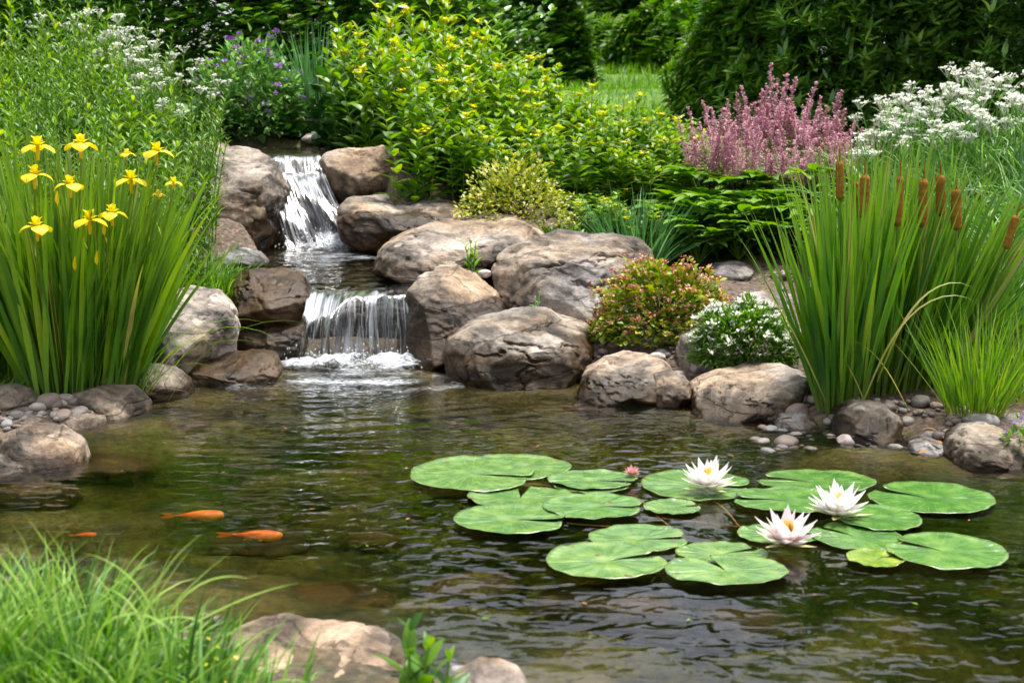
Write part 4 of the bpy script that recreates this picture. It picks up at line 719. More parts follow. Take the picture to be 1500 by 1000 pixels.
# goldenrod mass
GP = []
for v in range(5):
    g, st = leafy(.95, 5, .11, .08, .185, .062, G_GOLD, droop=.8, whorl=2, spr=.1)
    fc = []
    for k in range(5):
        if k % 3 == v % 3:
            q = Geo(); tip = st[k, -1]; n = 5; sub = path(np.tile(tip-np.array((0, 0, .03)), (n, 1)), U(0, TAU, n), U(.2, .7, n), .4, U(.03, .06, n), 3); q.tubes(sub, np.full((1, 4), .0015), 4, .3); florets(q, sub[:, -1], 8, .016, .018); florets(q, tip[None], 10, .02, .018); fc.append(q)
    GP.append(proto('goldenrod_plant', [('foliage', g, G_GOLD), ('flower_cluster', fc, GOLD)]))
sp_ = []
prof_top = [(470, 30), (520, 5), (600, -10), (660, 0), (700, 10), (760, 50), (815, 95), (850, 150), (900, 172), (960, 182), (1010, 200), (1040, 220)]
for row, (Y, dy, n, xa, xb) in enumerate([(9.2, -6, 10, 500, 800), (8.8, 18, 11, 500, 850), (8.4, 45, 14, 520, 990), (8.0, 75, 14, 575, 1020), (7.65, 115, 12, 590, 1020), (7.35, 150, 11, 600, 1010), (7.75, 190, 8, 640, 700), (7.15, 130, 7, 850, 1010), (7.7, 30, 9, 830, 1030), (8.1, 0, 9, 830, 1030), (8.6, -14, 7, 820, 1010)]):
    for k in range(n):
        px = xa+(xb-xa)*(k+rng.uniform(.1, .9))/n; ty = np.interp(px, *zip(*prof_top))+dy+rng.uniform(-14, 20); sp_.append(spot(px, ty-8 if px < 820 else ty-4, Y+rng.uniform(-.12, .12), .95))
sp_ += [spot(px, ty, Y, .95) for px, ty, Y in [(845, 105, 8.5), (872, 118, 8.7), (900, 128, 8.4), (930, 135, 8.6), (960, 140, 8.3), (990, 152, 8.5), (1010, 170, 8.1)]]
place(GP, sp_, 'leafy bright green plant tipped with yellow flowers in the middle of the bed', 'flowering plant', 'yellow-flowered plants in the middle of the bed')
# big-leaved plants at the left foot of the mass
BP = []
for v in range(2):
    g, st = leafy(.75, 5, .12, .10, .17, .10, G_BROAD, droop=1.0, whorl=2, t0=.05); BP.append(proto('broad_leaved_plant', [('foliage', g, G_BROAD)]))
place(BP, [spot(px, py, Y, .75) for px, py, Y in [(495, 70, 8.9), (520, 95, 8.7), (545, 120, 8.6), (575, 60, 8.9), (530, 50, 9.2), (600, 160, 7.9), (640, 185, 7.7)]], 'plant with large drooping leaves right of the upper pool', 'leafy plant', 'large-leaved plants right of the upper pool')
# back bed at the upper left
TP = []
for v in range(3):
    g, st = leafy(.95, 9, .14, .04, .10, .016, G_SOFT, droop=.7, whorl=2, prof='lance', th0=.8, top=.6); TP.append(proto('willowy_plant', [('foliage', g, G_SOFT)]))
for v in range(2):
    g, st = leafy(.95, 6, .13, .06, .15, .034, G_GOLD, droop=.9, whorl=2, th0=.8, top=.7); TP.append(proto('willowy_plant', [('foliage', g, G_GOLD)]))
YP = []
for v in range(3):
    g, st = leafy(.95, 9, .14, .045, .09, .012, G_SOFT, droop=.7, whorl=2, prof='lance', th0=.7, top=.5); fc = []
    for k in range(8):
        q = Geo(); tip = st[k, -1]; n = 7; sub = path(np.tile(tip-np.array((0, 0, .04)), (n, 1)), U(0, TAU, n), U(.2, .75, n), .2, U(.045, .065, n), 3); q.tubes(sub, np.full((1, 4), .0014), 4, .3); florets(q, sub[:, -1], 7, .014, .013, flat=.2); fc.append(q)
    YP.append(proto('white_yarrow', [('foliage', g, G_SOFT), ('flower_head', fc, WHITE)]))
sp_ = []
for Y, ty, n, xa, xb in [(8.6, -25, 8, -60, 190), (8.1, 5, 9, -60, 220), (7.6, 50, 10, -60, 270), (7.1, 90, 10, -60, 290), (6.6, 130, 10, -60, 300), (6.1, 175, 9, -60, 290), (5.8, 230, 7, -40, 270)]:
    for k in range(n): px = xa+(xb-xa)*(k+rng.uniform(.1, .9))/n; sp_.append(spot(px, ty+rng.uniform(-18, 18)+max(0, px-150)*.22, Y+rng.uniform(-.15, .15), .95))
place(TP, sp_, 'tall narrow-leaved green plant behind the yellow irises', 'leafy plant', 'tall green plants behind the yellow irises')
place(YP, [spot(px, py, Y, .98) for px, py, Y in [(165, 5, 8.2), (205, 12, 8.1), (185, 30, 7.9), (225, 30, 8.0), (245, 45, 7.9), (265, 62, 7.7), (215, 55, 7.6), (285, 92, 7.5), (270, 100, 7.3), (130, 0, 8.4), (240, 80, 7.4)]], 'tall plant with flat white flower heads above the left bed', 'flowering plant', 'white flat-topped flowers at the upper left')
# shrubs: leaves spread through a lumpy volume
def shrub(R_, n, LL, LW, mat, seed, prof='leaf', seg=3, lump=.25, freq=2.2, inner=.72, whorl=1, droop=.5, upb=.35, flatz=True, th_j=.4, stems=True):
    """R_: radii; centre at the ground"""
    r = np.random.default_rng(seed); d = r.normal(size=(n, 3)); d /= np.linalg.norm(d, axis=1)[:, None]; d[:, 2] = np.abs(d[:, 2])*.98+.02
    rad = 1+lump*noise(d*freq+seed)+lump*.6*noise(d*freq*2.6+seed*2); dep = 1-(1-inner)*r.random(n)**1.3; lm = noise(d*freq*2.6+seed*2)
    C = d*(rad*dep)[:, None]*np.array(R_); g = Geo(); up = d*np.array((1, 1, 1.0)); up[:, 2] += upb
    az0 = np.arctan2(up[:, 1], up[:, 0]); th0 = np.arctan2(np.hypot(up[:, 0], up[:, 1]), up[:, 2])
    for k in range(whorl):
        if whorl == 1: az = az0+r.normal(size=n)*.9; th = th0+r.normal(size=n)*th_j+.3
        else:          # rosette: leaves spread round the shoot direction
            ph = k*TAU/whorl+r.random(n)*.5; ax = up/np.linalg.norm(up, axis=1)[:, None]; e1 = np.cross(ax, (0, 0, 1.)); e1 /= np.linalg.norm(e1, axis=1)[:, None]+1e-6; e2 = np.cross(ax, e1)
            v = ax*.55+(e1*np.cos(ph)[:, None]+e2*np.sin(ph)[:, None])*.85; az = np.arctan2(v[:, 1], v[:, 0]); th = np.arctan2(np.hypot(v[:, 0], v[:, 1]), v[:, 2])
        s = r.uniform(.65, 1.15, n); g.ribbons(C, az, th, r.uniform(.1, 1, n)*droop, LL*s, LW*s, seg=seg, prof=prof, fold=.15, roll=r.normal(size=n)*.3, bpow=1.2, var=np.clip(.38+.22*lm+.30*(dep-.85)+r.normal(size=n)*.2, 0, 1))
    w_ = Geo(); m = 14
    if stems:
        a = U(0, TAU, m); st = path(np.zeros((m, 3)), a, U(.05, .8, m), .3, np.array(R_).min()*U(.7, .95, m), 6); w_.tubes(st, np.linspace(.012, .004, 7)[None]*max(1, R_[2]), 5, .4)
    return g, w_, C, d, dep
def mkshrub(name, label, cat_, x, y, R_, n, LL, LW, mat, seed, z=None, group=None, extra=None, **k):
    g, w_, C, d, dep = shrub(R_, n, LL, LW, mat, seed, **k); o = empty(name, (x, y, gz(x, y) if z is None else z)); tag(o, label, cat_, group)
    g.build('foliage', mat, o); w_.build('branches', BARK, o)
    if extra: extra(o, C, d, dep)
    return o
def flower_extra(name, mat, n, per, rad, size, zmin=.0, front=False, lift=.0, prof='round'):
    def f(o, C, d, dep):
        ok = np.nonzero((dep > .93) & (d[:, 2] > zmin))[0]; pick = rng.choice(ok, min(n, len(ok)), False); pick = pick[np.argsort(d[pick, 1]-.5*d[pick, 2])]
        ms = []
        for k in range(5): g = Geo(); florets(g, np.zeros((1, 3)), per, rad, size, prof=prof); q = g.build('flower_cluster', mat); ms.append(q.data); bpy.data.objects.remove(q)
        for k, i_ in enumerate(pick[:100]):
            q = link('flower_cluster', ms[k % 5], o, tuple(C[i_]*(1+lift))); q.rotation_euler = (0, 0, rng.uniform(0, 6)); sc_ = rng.uniform(.75, 1.25); q.scale = (sc_, sc_, sc_)
        if len(pick) > 100: g = Geo(); florets(g, C[pick[100:]]*(1+lift), per, rad, size, prof=prof); g.build('flowers', mat, o)['kind'] = 'stuff'
    return f
def pos(px, Y): return at(px, 300, Y)[0]
mkshrub('purple_flower_bush', 'bushy grey green plant dotted with purple flowers behind the upper pool', 'flowering bush', pos(375, 9.45), 9.45, (.42, .32, .62), 2600, .06, .03, G_SAGE, 21, extra=flower_extra('flowers', PURPLE, 75, 7, .028, .028, .1, lift=.04))
mkshrub('purple_flower_bush', 'low round-leaved edging plant hanging over the upper pool', 'leafy plant', pos(345, 9.3), 9.3, (.5, .14, .14), 500, .075, .06, G_BROAD, 22)
mkshrub('variegated_shrub', 'small shrub with creamy yellow variegated leaves above the long pale boulder', 'shrub', pos(755, 6.95), 6.95, (.31, .26, .40), 2600, .028, .017, G_VARI, 23, extra=flower_extra('flowers', WHITE, 70, 3, .010, .012, .1, lift=.03))
mkshrub('low_green_plant', 'low feathery green plant between the variegated shrub and the blue grass', 'leafy plant', pos(825, 6.8), 6.8, (.22, .15, .16), 900, .045, .016, G_HOSTA, 24, prof='lance')
mkshrub('red_sedum', 'mounded red and lime green sedum between the grey boulder and the candytuft', 'sedum', pos(972, 5.62), 5.62, (.295, .22, .30), 4200, .030, .022, G_SEDUM, 25, lump=.22, freq=3., extra=flower_extra('flowers', ROSE, 520, 6, .012, .013, .15, lift=.06))
mkshrub('white_candytuft', 'low mound of tiny white flowers left of the cattails', 'flowering plant', pos(1095, 5.22), 5.22, (.205, .17, .225), 5200, .032, .010, G_SOFT, 26, prof='lance', lump=.2, extra=flower_extra('flowers', WHITE, 190, 8, .017, .014, .22, lift=.06))
g = Geo(); P, r, a = clumpbase(60, pos(1095, 5.1), 5.08, .17, .05); g.ribbons(P, a, U(.5, 1.2, 60), .7, U(.05, .08, 60), .02, seg=4, prof='leaf'); o = empty('edging_plant', (pos(1095, 5.1), 5.08, .05)); tag(o, 'broad dark leaves at the foot of the white candytuft', 'leafy plant'); child_at(g.build('foliage', G_BROAD), o)
# astilbe
def rosette_plant(seed, n, hh, LL, LW, mat, spread=.22):
    g = Geo(); m = n; a = U(0, TAU, m); P = np.zeros((m, 3)); L = hh*U(.5, 1.0, m); st = path(P, a, U(.15, .9, m), .3, L, 5); g.tubes(st, np.full((1, 6), .003), 4, .7)
    tips = st[:, -1]
    for k in range(5):
        az = a+(k-2)*.65+rng.normal(size=m)*.1; s = (1, .9, .72)[abs(k-2)]; g.ribbons(tips, az, U(1.0, 1.35, m), U(.3, .9, m), LL*s*U(.8, 1.1, m), LW*s, seg=5, prof='leaf', fold=.14, bpow=1.2, var=np.clip(.35+.5*(L/hh-.5)+rng.normal(size=m)*.15, 0, 1))
    return g
HP_ = [proto('broad_leaved_plant', [('foliage', rosette_plant(i, 22, .34, .19, .085, G_HOSTA), G_HOSTA)]) for i in range(3)]
place(HP_, [(pos(px, Y), Y, s) for px, Y, s in [(1010, 7.3, .9), (1050, 7.15, .95), (1095, 7.3, 1.05), (1140, 7.2, 1.1), (1185, 7.1, 1.05), (1040, 7.6, 1.1), (1120, 7.7, 1.2), (1190, 7.5, 1.2), (1230, 7.3, 1.15), (1150, 6.95, .8), (1025, 6.95, .7), (1215, 6.8, .85), (1270, 7.0, .9), (1085, 6.95, .7)]], 'plant with pointed light green leaves below the pink plumes', 'leafy plant', 'light green leaves under the pink plumes')
def plume(q, b0, h, az, th):
    st = path(b0[None], az, th, .1, h, 10)[0]; q.tubes(st[None], np.full((1, 11), .002), 4, .2); n = 30
    ts = .45+.55*rng.random(n); c = along(st[None], ts)[0]; L = .075*(1.02-ts)/.55+.008; sub = path(c, U(0, TAU, n), U(.4, .9, n), -.2, L, 3); florets(q, sub[:, 1:].reshape(-1, 3), 3, .008, .0115); florets(q, along(st[None], np.linspace(.5, 1, 26))[0], 4, .008, .012)
AP = []
for v in range(4):
    g, st = leafy(.5, 7, .09, .06, .06, .022, G_HOSTA, droop=.7); pl = []
    for k in range(11):
        q = Geo(); a = rng.uniform(0, TAU); plume(q, np.array((math.cos(a)*.06, math.sin(a)*.06, .12)), rng.uniform(.36, .68), a, rng.uniform(.02, .22)); pl.append(q)
    AP.append(proto('pink_astilbe', [('foliage', g, G_HOSTA), ('plume', pl, PINK)]))
place(AP, [spot(px, py, Y, .76) for px, py, Y in [(1030, 165, 7.7), (1048, 158, 7.8), (1065, 150, 7.9), (1098, 135, 8.0), (1122, 100, 8.1), (1138, 122, 8.0), (1160, 150, 7.9), (1195, 140, 8.1), (1215, 165, 8.0), (1240, 175, 7.9), (1250, 190, 7.7), (1080, 185, 7.6), (1125, 180, 7.6), (1165, 195, 7.6), (1205, 200, 7.6), (1235, 215, 7.5)]], 'plant with feathery pink plumes in front of the dark evergreen shrubs', 'astilbe', 'pink astilbes')
# white phlox-like clumps on the right
WP = []
for v in range(4):
    g = Geo(); n = 90; a = U(0, TAU, n); P = np.stack([np.cos(a)*.1*rng.random(n), np.sin(a)*.1*rng.random(n), np.full(n, -.02)], -1)
    g.ribbons(P, a, U(.02, .4, n), U(.5, 2.0, n), U(.4, .95, n), U(.016, .026, n), seg=9, roll=U(-.7, .7, n), bpow=2.2, var=np.clip(rng.normal(.5, .25, n), 0, 1))
    m = 9; a = U(0, TAU, m); st = path(np.zeros((m, 3)), a, U(.0, .22, m), .15, U(.8, 1.0, m), 8); g.tubes(st, np.full((1, 9), .003), 5, .6)
    ts = np.linspace(.35, .95, 14); pt = along(st, ts).reshape(-1, 3); g.ribbons(pt, U(0, TAU, len(pt)), U(.3, .9, len(pt)), .9, .12, .010, seg=5, prof='lance', var=U(.4, .9, len(pt)))
    fc = []
    for k in range(m):
        q = Geo(); tip = st[k, -1]; j = 9; sub = path(np.tile(tip-np.array((0, 0, .06)), (j, 1)), U(0, TAU, j), U(.1, .8, j), .1, U(.05, .085, j), 3); q.tubes(sub, np.full((1, 4), .0014), 4, .2); florets(q, sub[:, -1], 9, .018, .015, flat=.5); fc.append(q)
    WP.append(proto('white_flower_clump', [('foliage', g, G_STRAP), ('flower_head', fc, WHITE)]))
sp_ = [(1290, 185, 7.6), (1285, 165, 7.6), (1300, 150, 7.5), (1330, 135, 7.4), (1360, 128, 7.5), (1395, 125, 7.4), (1415, 100, 7.6), (1445, 100, 7.5), (1475, 108, 7.4), (1510, 115, 7.5), (1290, 200, 7.1), (1340, 180, 7.0), (1390, 170, 7.0), (1440, 150, 7.0), (1490, 145, 6.9), (1530, 130, 7.0)]
place(WP, [spot(px, py, Y, .97) for px, py, Y in sp_], 'strap-leaved plant topped with white flower clusters at the upper right', 'flowering plant', 'white-flowered plants at the upper right')
SP_ = []
for v in range(3):
    g = Geo(); n = 110; a = U(0, TAU, n); P = np.stack([np.cos(a)*.12*rng.random(n), np.sin(a)*.12*rng.random(n), np.full(n, -.02)], -1)
    g.ribbons(P, a, U(.05, .7, n), U(.4, 2.2, n), U(.35, .8, n), U(.015, .026, n), seg=9, roll=U(-.7, .7, n), bpow=2, var=np.clip(rng.normal(.42, .25, n), 0, 1)); SP_.append(proto('strap_leaved_plant', [('foliage', g, G_STRAP)]))
place(SP_, [(pos(px, Y), Y, s) for px, Y, s in [(1300, 6.7, .9), (1350, 6.5, .9), (1400, 6.4, .95), (1450, 6.3, 1.0), (1500, 6.2, 1.0), (1420, 5.9, .8), (1470, 5.7, .85), (1520, 5.5, .9), (1270, 6.3, .7), (1480, 5.3, .6), (1550, 6.5, 1.1), (1550, 5.9, 1.0)]], 'arching strap-leaved plant behind the cattails', 'leafy plant', 'strap-leaved plants behind the cattails')
# seedlings
def seedling(name, label, px, py, Y, h, LL, LW, mat, n=2):
    g, st = leafy(h, n, .02, .035, LL, LW, mat, droop=.5, whorl=2, prof='leaf', th0=.8, top=.9); c = at(px, py, Y); o = empty(name, tuple(c)); tag(o, label, 'seedling'); g.build('foliage', mat, o); return o
seedling('seedling', 'bright seedling growing at the bottom edge beside the pale foreground rock', 597, 1030, 2.2, .165, .085, .034, G_HOSTA, 2)
seedling('seedling', 'second bright seedling at the bottom edge, nearer the reddish rock tip', 640, 1030, 2.2, .115, .085, .032, G_HOSTA, 2)
seedling('seedling', 'yellow green seedling standing in front of the long pale boulder', 692, 400, 6.1, .19, .07, .022, G_LIME, 3)
seedling('seedling', 'tiny dark seedling in front of the largest grey boulder', 786, 455, 5.72, .11, .04, .012, G_SAGE, 2)
seedling('seedling', 'low green seedling in the gap above the broad front boulder', 762, 462, 5.75, .05, .05, .016, G_BROAD, 3)
o = mkshrub('pansy', 'little purple and yellow flowers at the right edge beside the squat tan rock', 'flowering plant', at(1500, 655, 4.05)[0], 4.1, (.05, .05, .10), 120, .022, .014, G_LIME, 31, z=.03, extra=flower_extra('flowers', PURPLE, 14, 4, .006, .012, .1, lift=.08), stems=False)

# ------------------------------------------------------------------ background shrubs and trees
mkshrub('evergreen_shrub', 'large glossy dark evergreen shrub behind the pink plumes', 'shrub', pos(1262, 10.6), 10.8, (1.05, .9, 2.5), 5200, .115, .036, G_DARK, 41, whorl=6, lump=.34, droop=.15, inner=.78, upb=.7)
mkshrub('evergreen_shrub', 'large glossy dark evergreen shrub behind the white flowers', 'shrub', pos(1470, 10.6), 10.5, (1.25, .9, 2.7), 5200, .125, .040, G_DARK, 42, whorl=6, lump=.34, droop=.15, inner=.78, upb=.7)
mkshrub('evergreen_shrub', 'lighter green shrub on the left shoulder of the dark evergreens', 'shrub', pos(1085, 11.2), 11.3, (.52, .5, 1.2), 2400, .11, .030, G_HOSTA, 43, whorl=5, lump=.25, inner=.75)
mkshrub('lime_shrub', 'small bright green leafy shrub at the back of the lawn', 'shrub', pos(985, 20), 20, (1.0, .6, .95), 1800, .24, .055, G_HOSTA, 44, whorl=3, prof='lance')
mkshrub('lime_shrub', 'pale green arching shrub at the edge of the woods left of the lawn', 'shrub', pos(900, 21.5), 21.5, (1.1, .6, .85), 1800, .24, .05, G_HOSTA, 45, whorl=3, prof='lance')
mkshrub('lime_shrub', 'rounded green shrub under the distant trees', 'shrub', pos(950, 24.5), 24.5, (1.8, .8, 1.2), 2200, .22, .06, G_WOOD, 46, whorl=2)
mkshrub('flowering_shrub', 'dark shrub with dusky pink flowers at the top left', 'shrub', pos(330, 11.2), 11.4, (.95, .6, 1.5), 4200, .09, .055, G_DARK, 47, whorl=2, extra=flower_extra('flowers', PINK, 130, 6, .04, .035, .0))
mkshrub('flowering_shrub', 'dark round-leaved shrub at the top edge left of the yellow-tipped plants', 'shrub', pos(450, 11.8), 11.8, (.8, .6, 1.6), 3600, .09, .06, G_WOOD, 48, whorl=2, extra=flower_extra('flowers', PINK, 40, 6, .04, .03, .0))
mkshrub('dark_shrub', 'wide dark undergrowth shrub at the far end of the lawn', 'shrub', pos(900, 27), 27, (4.0, 1.5, 2.4), 7000, .25, .12, G_WOOD, 58, whorl=2)
mkshrub('dark_shrub', 'dark undergrowth under the overhanging tree left of the lawn', 'shrub', pos(775, 16), 16.2, (.75, .7, 1.2), 3500, .16, .08, G_DARK, 59, whorl=2)
mkshrub('dark_shrub', 'tall shaded backing shrub behind the glossy evergreens', 'shrub', pos(1400, 13.4), 13.6, (2.7, .8, 3.6), 6500, .17, .09, G_WOOD, 60, whorl=2)
mkshrub('dark_shrub', 'deep shaded shrub behind the left bed', 'shrub', pos(60, 10.8), 11.2, (1.5, .7, 2.2), 4200, .10, .05, G_WOOD, 49, whorl=2)
mkshrub('dark_shrub', 'deep green shrub behind the yellow-tipped plants', 'shrub', pos(660, 11.5), 11.8, (.85, .7, 1.3), 3400, .11, .05, G_DARK, 50, whorl=2)
def tree_mesh(seed, H, crown, n, LL, LW, mat, low=.06):
    r = np.random.default_rng(seed); w_ = Geo(); tr_ = path(np.zeros((1, 3)), r.uniform(0, 6), .03, .1, H*.85, 10); w_.tubes(tr_, np.linspace(.022*H, .006*H, 11)[None], 8, .5)
    m = 26; ts = r.uniform(low, .98, m); b0 = along(tr_, ts)[0]; a = r.uniform(0, TAU, m); Lb = crown*(1.1-.55*ts)*r.uniform(.7, 1.05, m); br = path(b0, a, r.uniform(.8, 1.4, m), -.4, Lb, 6); w_.tubes(br, np.linspace(.0075*H, .0015*H, 7)[None], 6, .5)
    cc_ = np.concatenate([along(br, np.array((.35, .55, .75, .95))).reshape(-1, 3), along(tr_, np.array((.8, .9, 1.0)))[0]]); idx = r.integers(0, len(cc_), n); rad = crown*.22*r.uniform(.6, 1.3, len(cc_))
    d = r.normal(size=(n, 3)); d /= np.linalg.norm(d, axis=1)[:, None]; C = cc_[idx]+d*(rad[idx]*r.random(n)**.45)[:, None]*np.array((1.1, 1.1, .75)); cv = r.normal(size=len(cc_))*.13
    g = Geo(); g.ribbons(C, np.arctan2(d[:, 1], d[:, 0])+r.normal(size=n)*.6, r.uniform(.9, 1.9, n), r.uniform(.2, .9, n), LL*r.uniform(.6, 1.2, n), LW*r.uniform(.7, 1.2, n), seg=2, prof='leaf', fold=.15, var=np.clip(.42+cv[idx]+r.normal(size=n)*.18, 0, 1)); return g, w_
TR = []
for s_, H, cr_, mt in [(1, 5.2, 1.9, G_WOOD), (2, 6.0, 2.1, G_DARK), (3, 5.6, 2.2, G_WOOD)]:
    g, w_ = tree_mesh(s_, H, cr_, 19000, .19, .11, mt); o = empty('tree'); g.build('crown', mt, o); w_.build('trunk', BARK, o); TR.append(o)
labs = [(0, -4.6, 14.5, 1.0, 'broad tree beyond the far left of the bed'), (1, -2.4, 14.6, .95, 'dark tree behind the dusky pink shrub'), (2, -6.5, 17.5, 1.1, 'tree at the far left of the woodland edge'), (1, .25, 17.2, .85, 'dark overhanging tree left of the lawn'), (0, -.6, 16.5, .72, 'tree just above the yellow-tipped plants'),
        (2, 2.3, 25, 1.0, 'mid-green tree standing at the far end of the lawn'), (0, 4.2, 25, 1.1, 'pale tree right of the far end of the lawn'), (1, 4.3, 18.5, .85, 'tree with a visible grey trunk right of the lawn'), (1, 5.5, 15, 1.0, 'dark tree behind the evergreen shrubs'), (0, 8.5, 16, 1.05, 'tree at the far right of the woodland edge'),
        (2, -.8, 24, 1.1, 'tree in the woods behind the dark overhanging tree'), (0, .9, 29, 1.2, 'distant tree deep in the woods'), (0, -2.2, 19, 1.05, 'pale tree behind the deep green shrub'), (2, 2.9, 30, 1.25, 'far tree closing the view over the lawn'), (1, 1.9, 33, 1.2, 'farthest dark tree seen over the lawn'), (2, 9.5, 20, 1.2, 'tree beyond the right edge of the evergreens'), (2, 6.8, 21, 1.2, 'tall tree behind the dark evergreens'), (1, -4, 21, 1.1, 'dark tree deep in the woods at the left')]
seen = set()
for k, x, y, s, lab in labs:
    p = TR[k]; z = gz(x, y)-.05
    if k in seen: o = copy_tree(p, (x, y, z), rng.uniform(0, 6), s)
    else: seen.add(k); o = p; o.location = (x, y, z); o.scale = (s, s, s)
    tag(o, lab, 'tree', 'trees of the woodland edge')
# lawn and ground cover: grass nobody could count
g = Geo(); n = 26000; x = U(-1.0, 4.5, n)*1.0; y = 8.1+U(0, 1, n)**1.2*14; x = np.where(y < 9.5, .45+np.abs(x)*.28, x*y/12); ok = np.ones(n, bool); P = np.stack([x, y, gzs(x, y)-.01], -1)
g.ribbons(P, U(0, TAU, n), U(0, .5, n), U(.2, .9, n), U(.05, .13, n)*(1+(y-9)/14), .007*(1+(y-9)/9), seg=2, roll=0, var=np.clip(.55+.3*noise(P*.8)+rng.normal(size=n)*.18, 0, 1)); o = g.build('lawn_grass', G_GRASS); tag(o, 'bright lawn grass running back between the shrubs', 'grass', kind='stuff')
g = Geo(); n = 9000; x = U(-3.6, 3.6, n); y = U(5.2, 9.8, n); z = gzs(x, y); dpn = np.maximum(np.maximum(sdist(x, y, POND), sdist(x, y, STREAM)), sdist(x, y, UPPER)); ok = (dpn < -.16) & ~((x > .5) & (x < 2.0) & (y < 7.0)) & ~((x > -.5) & (x < 1.1) & (y < 6.6))
P = np.stack([x, y, z-.01], -1)[ok]; n = len(P); g.ribbons(P, U(0, TAU, n), U(.3, 1.3, n), U(.2, .9, n), U(.04, .10, n), U(.015, .03, n), seg=3, prof='leaf', var=U(.0, .7, n)); o = g.build('ground_cover', G_BROAD); tag(o, 'low green ground cover between the plants of the bed', 'ground cover', kind='stuff')
g = Geo(); n = 2500; x = U(.4, 2.3, n); y = U(4.7, 7.2, n); z = gzs(x, y); ok = sdist(x, y, POND) < -.05; P = np.stack([x, y, z+.004], -1)[ok]; n = len(P); g.ribbons(P, U(0, TAU, n), U(1.2, 1.7, n), U(-.3, .4, n), U(.015, .045, n), U(.006, .014, n), seg=2, prof='lance', var=U(0, 1, n)); o = g.build('mulch', BARK); tag(o, 'brown bark mulch and leaf litter on the bed', 'mulch', kind='stuff')

mkshrub('dark_shrub', 'broad shrub beyond the left end of the bed', 'shrub', -5.4, 9.0, (1.6, 1.2, 2.2), 3500, .12, .06, G_WOOD, 71, whorl=2)
mkshrub('dark_shrub', 'low shrub beside the left end of the bed', 'shrub', -4.3, 6.6, (1.0, .9, 1.2), 2600, .09, .05, G_WOOD, 72, whorl=2)
mkshrub('dark_shrub', 'broad shrub beyond the right end of the bed', 'shrub', 6.3, 9.2, (1.6, 1.3, 2.3), 3500, .12, .05, G_DARK, 73, whorl=3)
mkshrub('dark_shrub', 'low shrub beside the right end of the bed', 'shrub', 4.6, 6.6, (1.1, .9, 1.1), 2600, .09, .05, G_WOOD, 74, whorl=2)
